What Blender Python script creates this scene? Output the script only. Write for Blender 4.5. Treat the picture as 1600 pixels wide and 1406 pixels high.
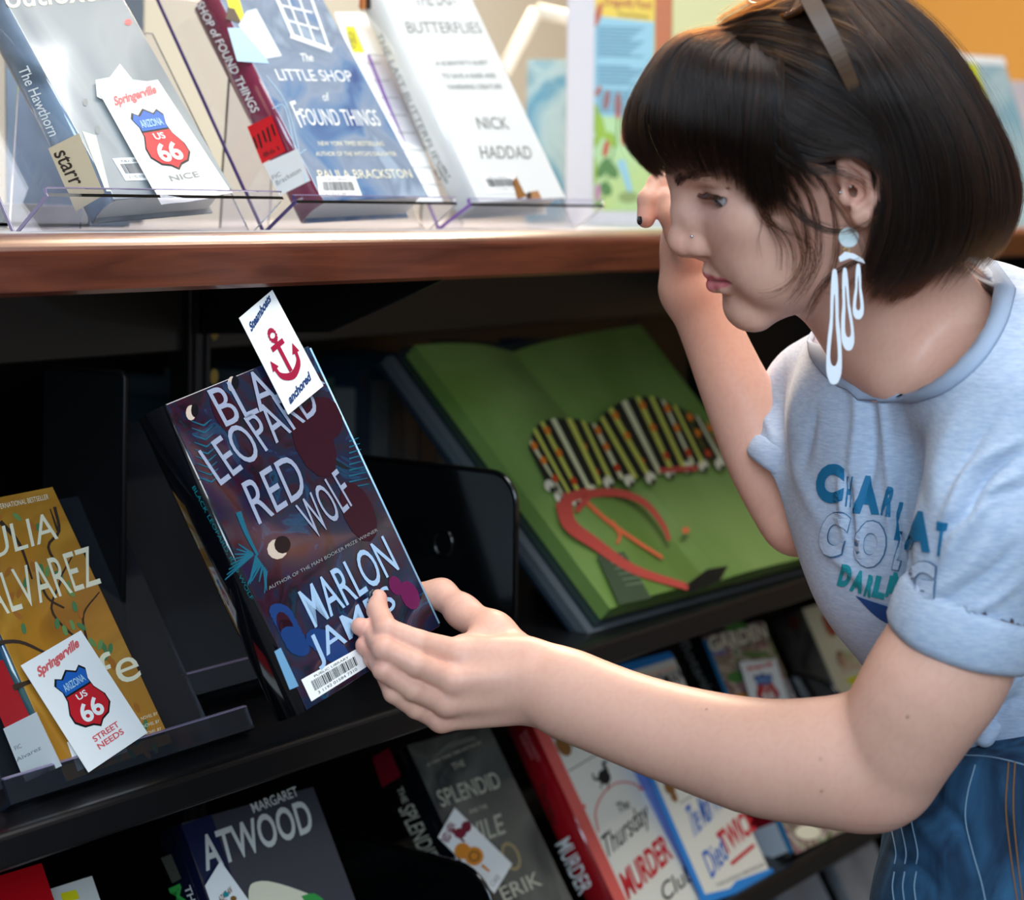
import bpy, bmesh, math, random
import numpy as np
from mathutils import Vector, Matrix
for _o in list(bpy.data.objects): bpy.data.objects.remove(_o)
SC = bpy.context.scene
COL = SC.collection
random.seed(7); RNG = np.random.default_rng(7)
# ------------------------------------------------------------------ camera
F = 3000.0; TH = math.atan(2200/F); CC, CS = math.cos(TH), math.sin(TH)
PH = math.radians(.573); CP, SP = math.cos(PH), math.sin(PH); H0 = 323.0; CZ = 1.32
FWD = Vector((CC, CS, 0)); RGT = Vector((CS, -CC, 0)); UP = Vector((0, 0, 1))
def W(px, py, D=None, y=None, x=None, z=None):
    """photo pixel + distance (or a world plane) -> world point"""
    X = (px-800)/F; Y = (py-H0)/F
    r = X*CP+Y*SP; u = -(Y*CP-X*SP)
    v = FWD + RGT*r + UP*u
    if D is None:
        if y is not None: D = y/v.y
        elif x is not None: D = x/v.x
        else: D = (z-CZ)/v.z
    return v*D + Vector((0, 0, CZ))
cam_data = bpy.data.cameras.new('camera'); cam = bpy.data.objects.new('camera', cam_data); COL.objects.link(cam)
cr = RGT*CP+UP*SP; cu = UP*CP-RGT*SP
cam.matrix_world = Matrix(((cr.x, cu.x, -FWD.x, 0), (cr.y, cu.y, -FWD.y, 0), (cr.z, cu.z, -FWD.z, CZ), (0, 0, 0, 1)))
cam_data.sensor_width = 36; cam_data.lens = F/1600*36; cam_data.shift_y = -(703-H0)/1600
cam_data.clip_start = .05; cam_data.clip_end = 60
cam_data.dof.use_dof = True; cam_data.dof.focus_distance = 1.47; cam_data.dof.aperture_fstop = 5.2
SC.camera = cam
# ------------------------------------------------------------------ world, lights, exposure
SC.view_settings.view_transform = 'Standard'; SC.view_settings.look = 'None'; SC.view_settings.gamma = 1
SC.view_settings.use_curve_mapping = False; SC.view_settings.exposure = 0.0
wd = bpy.data.worlds.new('world'); SC.world = wd; wd.use_nodes = True
wd.node_tree.nodes['Background'].inputs[0].default_value = (.80, .90, 1.0, 1)
wd.node_tree.nodes['Background'].inputs[1].default_value = 0.33
def area(name, loc, target, size, power, color, sy=None):
    l = bpy.data.lights.new(name, 'AREA'); l.energy = power; l.color = color; l.size = size
    if sy: l.shape = 'RECTANGLE'; l.size_y = sy
    o = bpy.data.objects.new(name, l); COL.objects.link(o); o.location = loc
    o.rotation_euler = (Vector(target)-Vector(loc)).to_track_quat('-Z', 'Y').to_euler()
    return o
area('window_daylight', (-.9, -.9, 2.15), (1.2, .8, 1.15), 1.5, 64, (.62, .81, 1.0), 1.3)
area('ceiling_light_cool', (1.3, .55, 2.75), (1.3, 1.0, 1.1), 1.5, 27, (.96, .98, 1.0), .7)
area('ceiling_light_warm', (2.9, 1.9, 2.7), (1.35, .5, 1.0), .6, 100, (1.0, .78, .56), .6)
area('ceiling_light_wall', (4.5, 2.4, 2.75), (5.6, 3.2, 1.3), 1.6, 150, (1.0, .95, .88))
# ------------------------------------------------------------------ materials
def S(h):
    h = h.lstrip('#'); c = [int(h[i:i+2], 16)/255 for i in (0, 2, 4)]
    return tuple((v/12.92 if v <= .04045 else ((v+.055)/1.055)**2.4) for v in c)+(1,)
_M = {}
def mat(name, col, rough=.5, metal=0, spec=.5, coat=0, trans=0, ior=1.45, bump=None, vary=None, sss=0, sheen=0, emis=None, aniso=0):
    if name in _M: return _M[name]
    m = bpy.data.materials.new(name); m.use_nodes = True; nt = m.node_tree; b = nt.nodes['Principled BSDF']
    c = S(col) if isinstance(col, str) else col
    b.inputs['Base Color'].default_value = c; b.inputs['Roughness'].default_value = rough
    b.inputs['Metallic'].default_value = metal; b.inputs['Specular IOR Level'].default_value = spec
    b.inputs['Coat Weight'].default_value = coat; b.inputs['Coat Roughness'].default_value = .06
    b.inputs['Transmission Weight'].default_value = trans; b.inputs['IOR'].default_value = ior
    if sss: b.inputs['Subsurface Weight'].default_value = sss; b.inputs['Subsurface Radius'].default_value = (.012, .005, .003); b.inputs['Subsurface Scale'].default_value = .6
    if sheen: b.inputs['Sheen Weight'].default_value = sheen
    if emis: b.inputs['Emission Color'].default_value = c; b.inputs['Emission Strength'].default_value = emis
    tc = nt.nodes.new('ShaderNodeTexCoord')
    if vary:   # (scale, other colour, distortion, stretch)
        n = nt.nodes.new('ShaderNodeTexNoise'); n.inputs['Scale'].default_value = vary[0]; n.inputs['Detail'].default_value = 5
        mp = nt.nodes.new('ShaderNodeMapping'); mp.inputs['Scale'].default_value = vary[3] if len(vary) > 3 else (1, 1, 1)
        nt.links.new(tc.outputs['Object'], mp.inputs[0]); nt.links.new(mp.outputs[0], n.inputs['Vector'])
        n.inputs['Distortion'].default_value = vary[2] if len(vary) > 2 else 0
        cr_ = nt.nodes.new('ShaderNodeValToRGB'); cr_.color_ramp.elements[0].position = .35; cr_.color_ramp.elements[1].position = .65
        cr_.color_ramp.elements[0].color = c; cr_.color_ramp.elements[1].color = S(vary[1])
        nt.links.new(n.outputs['Fac'], cr_.inputs[0]); nt.links.new(cr_.outputs[0], b.inputs['Base Color'])
    if bump:   # (scale, strength, distance, stretch)
        n = nt.nodes.new('ShaderNodeTexNoise'); n.inputs['Scale'].default_value = bump[0]; n.inputs['Detail'].default_value = 4
        mp = nt.nodes.new('ShaderNodeMapping'); mp.inputs['Scale'].default_value = bump[3] if len(bump) > 3 else (1, 1, 1)
        nt.links.new(tc.outputs['Object'], mp.inputs[0]); nt.links.new(mp.outputs[0], n.inputs['Vector'])
        bp = nt.nodes.new('ShaderNodeBump'); bp.inputs['Strength'].default_value = bump[1]; bp.inputs['Distance'].default_value = bump[2]
        nt.links.new(n.outputs['Fac'], bp.inputs['Height']); nt.links.new(bp.outputs[0], b.inputs['Normal'])
    _M[name] = m; return m
def art(name, cols, scale=6, rough=.2, coat=.5, dist=1.2, stretch=(1, 1, 1)):
    """printed cover art: several ink colours spread by noise"""
    if name in _M: return _M[name]
    m = mat(name, cols[0], rough, coat=coat); nt = m.node_tree; b = nt.nodes['Principled BSDF']
    tc = [n for n in nt.nodes if n.type == 'TEX_COORD'][0]
    n = nt.nodes.new('ShaderNodeTexNoise'); n.inputs['Scale'].default_value = scale; n.inputs['Detail'].default_value = 3; n.inputs['Distortion'].default_value = dist
    mp = nt.nodes.new('ShaderNodeMapping'); mp.inputs['Scale'].default_value = stretch
    nt.links.new(tc.outputs['Object'], mp.inputs[0]); nt.links.new(mp.outputs[0], n.inputs['Vector'])
    r = nt.nodes.new('ShaderNodeValToRGB'); e = r.color_ramp.elements
    while len(e) < len(cols): e.new(.5)
    for i, c in enumerate(cols): e[i].position = .3+.4*i/(len(cols)-1); e[i].color = S(c)
    nt.links.new(n.outputs['Fac'], r.inputs[0]); nt.links.new(r.outputs[0], b.inputs['Base Color'])
    return m
def wood(name, c1, c2, rough=.32):
    m = mat(name, c1, rough, coat=.25, bump=(40, .12, .001, (.6, 12, 12))); nt = m.node_tree; b = nt.nodes['Principled BSDF']
    tc = [n for n in nt.nodes if n.type == 'TEX_COORD'][0]
    mp = nt.nodes.new('ShaderNodeMapping'); mp.inputs['Scale'].default_value = (1.2, 14, 14)
    w = nt.nodes.new('ShaderNodeTexNoise'); w.inputs['Scale'].default_value = 5; w.inputs['Detail'].default_value = 7; w.inputs['Distortion'].default_value = .8
    r = nt.nodes.new('ShaderNodeValToRGB'); r.color_ramp.elements[0].position = .35; r.color_ramp.elements[1].position = .7
    r.color_ramp.elements[0].color = S(c1); r.color_ramp.elements[1].color = S(c2)
    nt.links.new(tc.outputs['Object'], mp.inputs[0]); nt.links.new(mp.outputs[0], w.inputs['Vector']); nt.links.new(w.outputs['Fac'], r.inputs[0]); nt.links.new(r.outputs[0], b.inputs['Base Color'])
    return m
# ------------------------------------------------------------------ object helpers
def tag(o, label=None, cat=None, group=None, kind=None):
    if label: o['label'] = label
    if cat: o['category'] = cat
    if group: o['group'] = group
    if kind: o['kind'] = kind
    return o
def link_mesh(name, me, m=None, parent=None, smooth=False):
    o = bpy.data.objects.new(name, me); COL.objects.link(o)
    if m is not None and len(me.materials) == 0: me.materials.append(m)
    if parent is not None: o.parent = parent
    if smooth: me.polygons.foreach_set('use_smooth', [True]*len(me.polygons))
    return o
def pyd(name, v, f, m=None, parent=None, smooth=False):
    me = bpy.data.meshes.new(name); me.from_pydata([tuple(p) for p in v], [], [tuple(q) for q in f]); me.update()
    return link_mesh(name, me, m, parent, smooth)
def empty(name, mw=None):
    o = bpy.data.objects.new(name, None); COL.objects.link(o); o.empty_display_size = .05
    if mw is not None: o.matrix_world = mw
    return o
def box(name, a, b, m, parent=None, bev=0, seg=2):
    bm = bmesh.new(); bmesh.ops.create_cube(bm, size=1)
    a = Vector(a); b = Vector(b)
    for v in bm.verts: v.co = Vector(((a.x+b.x)/2+v.co.x*(b.x-a.x), (a.y+b.y)/2+v.co.y*(b.y-a.y), (a.z+b.z)/2+v.co.z*(b.z-a.z)))
    if bev: bmesh.ops.bevel(bm, geom=bm.edges[:], offset=bev, segments=seg, affect='EDGES', profile=.5)
    bmesh.ops.recalc_face_normals(bm, faces=bm.faces[:])
    me = bpy.data.meshes.new(name); bm.to_mesh(me); bm.free()
    return link_mesh(name, me, m, parent)
def extrude(name, prof, a, b, m, parent=None, axis='x', smooth=False):
    """closed profile of (p,q) pairs swept along an axis from a to b"""
    n = len(prof); v = []
    for t in (a, b):
        for p, q in prof: v.append({'x': (t, p, q), 'y': (p, t, q), 'z': (p, q, t)}[axis])
    f = [(i, (i+1) % n, n+(i+1) % n, n+i) for i in range(n)]+[tuple(range(n))[::-1], tuple(range(n, 2*n))]
    o = pyd(name, v, f, m, parent, smooth)
    bm = bmesh.new(); bm.from_mesh(o.data); bmesh.ops.recalc_face_normals(bm, faces=bm.faces[:]); bm.to_mesh(o.data); bm.free()
    return o
def tube(name, pts, rad, m, parent=None, n=8, closed=False):
    pts = [Vector(p) for p in pts]; K = len(pts); v = []; f = []
    rad = rad if hasattr(rad, '__len__') else [rad]*K
    prev = None
    for i, p in enumerate(pts):
        t = (pts[(i+1) % K]-pts[i-1]) if closed else (pts[min(i+1, K-1)]-pts[max(i-1, 0)])
        t.normalize(); ref = prev if prev is not None else (Vector((0, 0, 1)) if abs(t.z) < .9 else Vector((1, 0, 0)))
        a = (ref-t*ref.dot(t)).normalized(); prev = a; b = t.cross(a)
        for j in range(n): v.append(p+(a*math.cos(2*math.pi*j/n)+b*math.sin(2*math.pi*j/n))*rad[i])
    for i in range(K if closed else K-1):
        for j in range(n):
            i2 = (i+1) % K; f.append((i*n+j, i*n+(j+1) % n, i2*n+(j+1) % n, i2*n+j))
    if not closed: f += [tuple(range(n))[::-1], tuple((K-1)*n+j for j in range(n))]
    return pyd(name, v, f, m, parent, True)
def catmull(pts, per=6):
    P = [np.array(p, float) for p in pts]; P = [2*P[0]-P[1]]+P+[2*P[-1]-P[-2]]; out = []
    for i in range(1, len(P)-2):
        for k in range(per):
            t = k/per
            out.append(.5*((2*P[i])+(-P[i-1]+P[i+1])*t+(2*P[i-1]-5*P[i]+4*P[i+1]-P[i+2])*t*t+(-P[i-1]+3*P[i]-3*P[i+1]+P[i+2])*t**3))
    out.append(P[-2]); return out
# text as flat mesh, normalised to a unit box
_T = {}
def text_geo(s, bold=0.0, shear=0.0):
    k = (s, bold, shear)
    if k not in _T:
        cu_ = bpy.data.curves.new('lettering', 'FONT'); cu_.body = s; cu_.offset = bold; cu_.shear = shear; cu_.resolution_u = 4; cu_.size = 1
        o = bpy.data.objects.new('lettering', cu_); COL.objects.link(o)
        dg = bpy.context.evaluated_depsgraph_get(); me = o.evaluated_get(dg).to_mesh()
        v = np.array([x.co[:2] for x in me.vertices]) if len(me.vertices) else np.zeros((0, 2))
        f = [tuple(p.vertices) for p in me.polygons]
        o.evaluated_get(dg).to_mesh_clear(); bpy.data.objects.remove(o); bpy.data.curves.remove(cu_)
        lo, hi = v.min(0), v.max(0); v = (v-lo)/np.maximum(hi-lo, 1e-6); _T[k] = (v, f)
    return _T[k]
class Plane:
    """a printed surface: origin, right, up (unit, world) and its outward normal"""
    def __init__(s, parent, P, u, v, n): s.o = parent; s.P = P; s.u = u; s.v = v; s.n = n; s.inv = parent.matrix_world.inverted()
    def hit(s, px, py):
        a = W(px, py, 1.0); c = Vector((0, 0, CZ)); d = a-c
        t = (s.P-c).dot(s.n)/d.dot(s.n); return c+d*t
    def loc(s, p, lift): return s.inv @ (p+s.n*lift)
    def uv(s, a, b): return s.P+s.u*a+s.v*b
def put(pl, name, quad, s, m, lift=.0004, bold=.0, shear=0., parent=None):
    """lettering in the parallelogram (bottom left, bottom right, top left); pixels if len 2, else local metres flagged by 'm'"""
    if len(quad) == 4: A, B, C = [pl.uv(*q) for q in quad[:3]]
    else: A, B, C = [pl.hit(*q) for q in quad]
    v, f = text_geo(s, bold, shear)
    pts = [pl.loc(A+(B-A)*float(a)+(C-A)*float(b), lift) for a, b in v]
    return pyd(name, pts, f, m, parent or pl.o)
def poly(pl, name, pts, m, lift=.0003, local=False):
    q = [pl.loc(pl.uv(*p) if local else pl.hit(*p), lift) for p in pts]
    return pyd(name, q, [tuple(range(len(q)))], m, pl.o)
def polys(pl, name, plist, mats, lift=.0003, local=False):
    """many flat shapes as one printed part: plist of (points, material index)"""
    v = []; f = []; mi = []
    for j, (pts, k) in enumerate(plist):
        b = len(v); v += [pl.loc(pl.uv(*p) if local else pl.hit(*p), lift+.00001*(j % 12)) for p in pts]; f.append(tuple(range(b, b+len(pts)))); mi.append(k)
    o = pyd(name, v, f, mats[0], pl.o)
    for m in mats[1:]: o.data.materials.append(m)
    o.data.polygons.foreach_set('material_index', mi); return o
def strip(pts, w0, w1=None):
    """outline polygon of a tapering stroke through px points"""
    p = [np.array(q, float) for q in catmull(pts, 4)]; n = len(p); w1 = w0 if w1 is None else w1; L = []; R = []
    for i in range(n):
        t = p[min(i+1, n-1)]-p[max(i-1, 0)]; t /= max(np.linalg.norm(t), 1e-9); q = np.array((-t[1], t[0])); w = w0+(w1-w0)*i/(n-1)
        L.append(p[i]+q*w/2); R.append(p[i]-q*w/2)
    return L+R[::-1]
def oval(cx, cy, rx, ry, rot=0, n=12):
    c, s_ = math.cos(rot), math.sin(rot)
    return [(cx+rx*math.cos(t)*c-ry*math.sin(t)*s_, cy+rx*math.cos(t)*s_+ry*math.sin(t)*c) for t in [2*math.pi*i/n for i in range(n)]]
def frame(P, yaw, lean, roll):
    yaw, lean, roll = map(math.radians, (yaw, lean, roll))
    u = Vector((math.cos(yaw), math.sin(yaw), 0)); b = Vector((-math.sin(yaw), math.cos(yaw), 0))
    v = Vector((0, 0, 1))*math.cos(lean)+b*math.sin(lean)
    u, v = u*math.cos(roll)+v*math.sin(roll), v*math.cos(roll)-u*math.sin(roll)
    n = u.cross(v); back = -n
    # n points to the viewer
    return Matrix(((u.x, back.x, v.x, P[0]), (u.y, back.y, v.y, P[1]), (u.z, back.z, v.z, P[2]), (0, 0, 0, 1))), u, v, n
def book(name, label, P, yaw, lean, roll, w, h, t, cover, spine=None, group=None, page='#e9e4d6'):
    """closed hardback; local x along the width, z up the cover, y into the book"""
    mw, u, v, n = frame(P, yaw, lean, roll); root = empty(name, mw); bpy.context.view_layer.update()
    tag(root, label, 'book', group)
    b = .0022; pg = mat('page_paper', page, .8, bump=(900, .3, .0004, (1, 30, 1)))
    def bd(nm, a, c, m): return box(nm, a, c, m, root, .0007, 2)
    bd('front_cover', (.004, 0, 0), (w, b, h), cover)
    bd('back_cover', (.004, t-b, 0), (w, t, h), cover)
    # rounded spine
    prof = []
    for i in range(9):
        a = math.pi*i/8; prof.append((.005-.005*math.sin(a)*1.3, t/2-(t/2)*math.cos(a)))
    for i in range(8, -1, -1):
        a = math.pi*i/8; prof.append((.005+b*.6-.005*math.sin(a)*1.0, t/2-(t/2-b)*math.cos(a)))
    extrude('spine', prof, 0, h, spine or cover, root, 'z', True)
    bd('page_block', (.006, b, .004), (w-.004, t-b, h-.004), pg)
    root['cw'] = w
    cov = Plane(root, Vector(P), u, v, n)
    spn = Plane(root, Vector(P)-u*.0016, -n, v, -u)
    return root, cov, spn
INK = dict(white=mat('white_ink', '#f2f2ee', .35), black=mat('black_ink', '#181818', .4), red=mat('red_ink', '#c8202c', .4),
           grey=mat('grey_ink', '#8d8f8c', .4), cream=mat('cream_ink', '#efe6c8', .4), blue=mat('blue_ink', '#1d62b8', .4),
           paper=mat('white_paper', '#f6f5f2', .6), yellow=mat('yellow_paper', '#e8de10', .5), green=mat('green_ink', '#39a348', .4),
           brown=mat('brown_ink', '#8a5a28', .5), orange=mat('orange_ink', '#e08a26', .4), teal=mat('teal_ink', '#138d96', .4), navy=mat('navy_ink', '#173a6e', .4),
           dark=mat('dark_brown_ink', '#3a2a20', .5), pale=mat('pale_blue_ink', '#a8cce0', .4), magenta=mat('magenta_ink', '#b02a6a', .4), softred=mat('soft_red_ink', '#e06464', .4))
def barcode(pl, q, digits=True):
    """white sticker with bars; q = px corners BL, BR, TR, TL"""
    q = [np.array(a, float) for a in q]; Z = lambda a, b: tuple(q[0]*(1-a)*(1-b)+q[1]*a*(1-b)+q[2]*a*b+q[3]*(1-a)*b)
    o = poly(pl, 'barcode_sticker', q, INK['paper'], .00045)
    r = random.Random(int(q[0][0])); L = []; a = .12
    while a < .88:
        w = r.choice((.008, .012, .02)); L.append(([Z(a, .3), Z(a+w, .3), Z(a+w, .74), Z(a, .74)], 0)); a += w+r.choice((.008, .014))
    b = polys(pl, 'barcode_bars', L, [INK['black']], .0006)
    b.parent = o
    t = put(pl, 'barcode_digits', (Z(.15, .1), Z(.85, .1), Z(.15, .22)), '3 1192 01584 7310', INK['black'], .0006); t.parent = o
    t = put(pl, 'barcode_heading', (Z(.2, .8), Z(.8, .8), Z(.2, .9)), 'PUBLIC LIBRARY', INK['black'], .0006); t.parent = o
def shield_card(name, label, corners, pl0, lift, bottom, curl=0, group=None, top='Springerville'):
    """white bookmark card with a road shield; corners px BL, BR, TR, TL on plane pl0"""
    c = [np.array(a, float) for a in corners]
    P0 = pl0.hit(*c[0])+pl0.n*lift; 
    pls = Plane(pl0.o, P0, pl0.u, pl0.v, pl0.n)
    root = empty(name, Matrix.Translation(P0)); bpy.context.view_layer.update()
    pls = Plane(root, P0, pl0.u, pl0.v, pl0.n)
    tag(root, label, 'bookmark', group)
    Z = lambda a, b: tuple(c[0]*(1-a)*(1-b)+c[1]*a*(1-b)+c[2]*a*b+c[3]*(1-a)*b)
    pts = [pls.hit(*a) for a in c]; v = [pls.loc(p, 0) for p in pts]+[pls.loc(p, .0004) for p in pts]
    pyd('card', v, [(3, 2, 1, 0), (4, 5, 6, 7), (0, 1, 5, 4), (1, 2, 6, 5), (2, 3, 7, 6), (3, 0, 4, 7)], INK['paper'], root)
    return root, pls, Z
def shield(pls, Z, bottom, top='Springerville', topcol='softred'):
    def m(pts): return [Z(*p) for p in pts]
    outl = [(.24, .72), (.30, .77), (.38, .74), (.5, .79), (.62, .74), (.70, .77), (.76, .72), (.71, .64), (.72, .56), (.80, .46), (.80, .38), (.70, .31), (.58, .29), (.5, .25), (.42, .29), (.30, .31), (.20, .38), (.20, .46), (.28, .56), (.29, .64)]
    polys(pls, 'road_shield', [(m(outl), 0)], [INK['black']], .0006)
    g = lambda s_: [((x-.5)*s_+.5, (y-.52)*s_+.52) for x, y in outl]
    o2 = g(.93); blue = [p for p in o2 if p[1] > .6]; blue = [o2[i] for i in (19, 0, 1, 2, 3, 4, 5, 6, 7)]+[(.70, .605), (.30, .605)]
    red = [o2[i] for i in range(8, 19)]+[(.295, .59), (.705, .59)][:0]
    red = [(.295, .59), (.705, .59)]+[o2[i] for i in range(8, 19)]
    polys(pls, 'shield_fields', [(m(blue), 0), (m(red), 1)], [INK['blue'], INK['red']], .0008)
    put(pls, 'shield_lettering', m([(.33, .63), (.67, .63), (.33, .695)]), 'ARIZONA', INK['pale'], .001, .02)
    put(pls, 'shield_lettering', m([(.42, .52), (.58, .52), (.42, .575)]), 'US', INK['white'], .001, .02)
    put(pls, 'shield_lettering', m([(.33, .33), (.67, .33), (.33, .49)]), '66', INK['white'], .001, .03)
    put(pls, 'card_heading', m([(.12, .82), (.86, .87), (.14, .92)]), top, INK[topcol], .0008, .04, .3)
    k = len(bottom)
    for i, s_ in enumerate(bottom): put(pls, 'card_footer', m([(.30, .17-.07*i), (.72, .17-.07*i), (.30, .22-.07*i)]), s_, INK['softred'] if k > 1 else INK['grey'], .0008, .02)
ACR = mat('clear_acrylic', '#f4f4fb', .03, trans=1, ior=1.28, spec=.5)
EDGE = mat('violet_acrylic_edge', '#4b3a72', .15, trans=.2, coat=.3)
EDGE2 = mat('pale_acrylic_edge', '#b9a9c9', .15, trans=.5)
EDGE3 = mat('dark_acrylic_edge', '#2a2c36', .2, trans=.3)
def easel(label, P, yaw, lean, w, h, depth, lip, edge, group, tint=None, roll=0):
    """bent acrylic easel: back plate, ledge and front lip; local frame upright at P (front bottom left)"""
    yaw_ = math.radians(yaw); L = math.radians(lean)
    root = empty('acrylic_easel', Matrix.Translation(P) @ Matrix.Rotation(yaw_, 4, 'Z')); bpy.context.view_layer.update(); tag(root, label, 'book easel', group)
    t = .003; m = tint or ACR; s, c = math.sin(L), math.cos(L)
    a0 = (depth*c, -depth*s)  # ledge runs square to the back plate, dipping to the back
    # profile in (y,z): ledge from front (0, zf) down to the heel, then the back plate
    zf = depth*s; heel = (depth*c, 0)
    def plate(nm, p, q, th):
        d = np.array(q)-np.array(p); d = d/np.linalg.norm(d); nn = np.array((-d[1], d[0]))*th
        pr = [tuple(p), tuple(q), tuple(np.array(q)+nn), tuple(np.array(p)+nn)]
        o = extrude(nm, pr, 0, w, m, root); 
        e = extrude('polished_edge', [tuple(np.array(x)) for x in pr], -.0008, .0004, edge, root); e.parent = o
        return o
    plate('back_plate', heel, (heel[0]+h*s, h*c), -t)
    plate('ledge', (0, zf), heel, -t)
    tip = (-lip*s*.0-.002+lip*s, zf+lip*c)
    plate('front_lip', (0, zf), tip, -t)
    e = extrude('polished_edge', [(tip[0], tip[1]), (tip[0]+t, tip[1]), (tip[0]+t, tip[1]+.0008), (tip[0], tip[1]+.0008)], 0, w, EDGE2, root)
    # rear prop
    extrude('rear_prop', [(heel[0]+h*s*.85, h*c*.85), (heel[0]+h*s*.85+t, h*c*.85), (heel[0]+h*s*.95+t, .0), (heel[0]+h*s*.95, .0)], w*.35, w*.65, m, root)
    return root
# ------------------------------------------------------------------ room
def struct(o): o['kind'] = 'structure'; return o
struct(box('floor', (-3, -3.5, -.05), (7.2, 4.7, 0), mat('carpet', '#5c5a58', .95, vary=(60, '#6d6a66'), bump=(300, .6, .004))))
struct(box('wall_back', (-3, 4.5, 0), (7.2, 4.7, 2.9), mat('wall_paint_beige', '#c9c6b8', .85, bump=(120, .1, .001))))
struct(box('wall_right', (7.0, -3.5, 0), (7.2, 4.5, 2.9), mat('wall_paint_ochre', '#c2893c', .85, bump=(120, .1, .001))))
struct(box('ceiling', (-3, -1.9, 2.9), (7.2, 4.7, 2.95), mat('ceiling_white', '#e8e8e4', .9)))
struct(box('baseboard_back', (-3, 4.485, 0), (7.0, 4.5, .1), mat('baseboard_grey', '#6b6a66', .6)))
# ------------------------------------------------------------------ bookcase
YF = 1.037; YB = 1.80; X0 = .2; X1 = 4.4
BK = mat('black_metal', '#0b0b0d', .38, coat=.15, bump=(700, .08, .0005))
OLV = mat('dark_bronze_metal', '#2f2a22', .42, coat=.1)
case = empty('bookcase', Matrix.Translation((X0, 1.42, 0))); bpy.context.view_layer.update()
tag(case, 'long black metal bookcase with a cherry wood edged top', 'bookcase')
def par(o, p=None):
    p = p or case; o.parent = p; o.matrix_parent_inverse = p.matrix_world.inverted(); return o
top = par(box('countertop', (X0, YF+.033, 1.256), (X1, YB, 1.2978), mat('grey_laminate', '#c9cbce', .35, vary=(400, '#b4b7ba'))))
r = .014; pr = [(YF+.034, 1.298), (YF+.034, 1.2555), (YF+.003, 1.2555), (YF, 1.2585)]
for i in range(9):
    a = math.pi/2*i/8; pr.append((YF+.030-.030*math.cos(a), 1.298-r+r*math.sin(a)))
CH = wood('cherry_wood', '#4c2114', '#703824', .3)
e = par(extrude('wood_edge', pr, X0, X1, CH), case)
e2 = par(box('wood_edge', (X0, YB, 1.2555), (X1, YB+.03, 1.298), CH, bev=.006))
def shelf(zb, y0, nm='shelf'):
    o = par(box(nm, (X0, y0+.012, zb+.006), (X1, 1.38, zb+.021), BK, bev=.001))
    lip = box('shelf_lip', (X0, y0, zb), (X1, y0+.012, zb+.026), BK, bev=.004, seg=3); par(lip, o)
    return o
for zb, y0 in ((.868, YF), (.540, YF), (.24, YF)): shelf(zb, y0)
for zb in (.87, .54, .24): par(box('shelf', (X0, 1.46, zb), (X1, 1.80, zb+.02), BK, bev=.001))
par(box('kick_plate', (X0, 1.08, 0), (X1, 1.76, .1), BK))
par(box('top_rail', (X0, 1.392, 1.173), (X1, 1.41, 1.2553), OLV, bev=.002))
GOLD = mat('brass_paint', '#b59a45', .5)
for xu in (.36, 1.36, 2.36, 3.36, 4.33):
    u = par(box('upright', (xu-.014, 1.382, 0), (xu+.017, 1.41, 1.2553), BK, bev=.002))
    for dx in (-.006, .009):
        s_ = box('upright_channel', (xu+dx-.0018, 1.379, .1), (xu+dx+.0018, 1.3821, 1.25), mat('worn_steel', '#3a3a3c', .35, metal=.6)); par(s_, u)
    par(extrude('bracket', [(1.07, 1.2545), (1.382, 1.2545), (1.382, 1.19), (1.21, 1.20)], xu-.002, xu+.002, BK))
    for k in range(5):
        z = 1.235-.045*k
        o = pyd('slot', [(xu+.030+.006*math.cos(t), 1.391, z+.008*math.sin(t)) for t in [i*math.pi/5 for i in range(10)]], [tuple(range(10))[::-1]], GOLD); par(o)
    if xu == 1.36:
        pass
# dark panels added across the far side to keep light out of the shelves
for za, zb_ in ((.1, .54), (.56, .87), (.89, 1.2553)): par(box('light_block_panel', (X0, 1.775, za), (X1, 1.781, zb_), BK))
# ends of the case
for xe in (X0, X1-.02): par(box('end_panel', (xe, 1.07, 0), (xe+.02, 1.78, 1.2553), BK, bev=.002))
# dim spines standing on the far side
cols = ['#1d3a44', '#3b4a52', '#20303c', '#5b6a70', '#12466e', '#2a2f36', '#39564f', '#6a6f70', '#173040', '#44545a']
x = 1.46; i = 0
while x < 2.25:
    t = .022+.012*((i*37) % 5)/4; h = .215+.03*((i*53) % 7)/6; d = .16
    root = empty('hardback_book', Matrix.Translation((x, 1.475, .891))); bpy.context.view_layer.update()
    tag(root, 'hardback standing with its spine hidden, among the far side row', 'book', 'dim books standing on the far side of the bookcase')
    m_ = mat('far_cover_%d' % (i % 10), cols[i % 10], .35, coat=.3)
    box('cover', (0, 0, 0), (.0025, d, h), m_, root); box('cover', (t-.0025, 0, 0), (t, d, h), m_, root); box('spine', (.0025, d-.003, 0), (t-.0025, d, h), m_, root)
    box('spine', (.0025, 0, 0), (t-.0025, .0025, h), m_, root)
    box('page_block', (.0025, .0025, .003), (t-.0025, d-.003, h-.003), mat('page_paper', '#e9e4d6', .8), root)
    x += t+.003; i += 1
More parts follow.
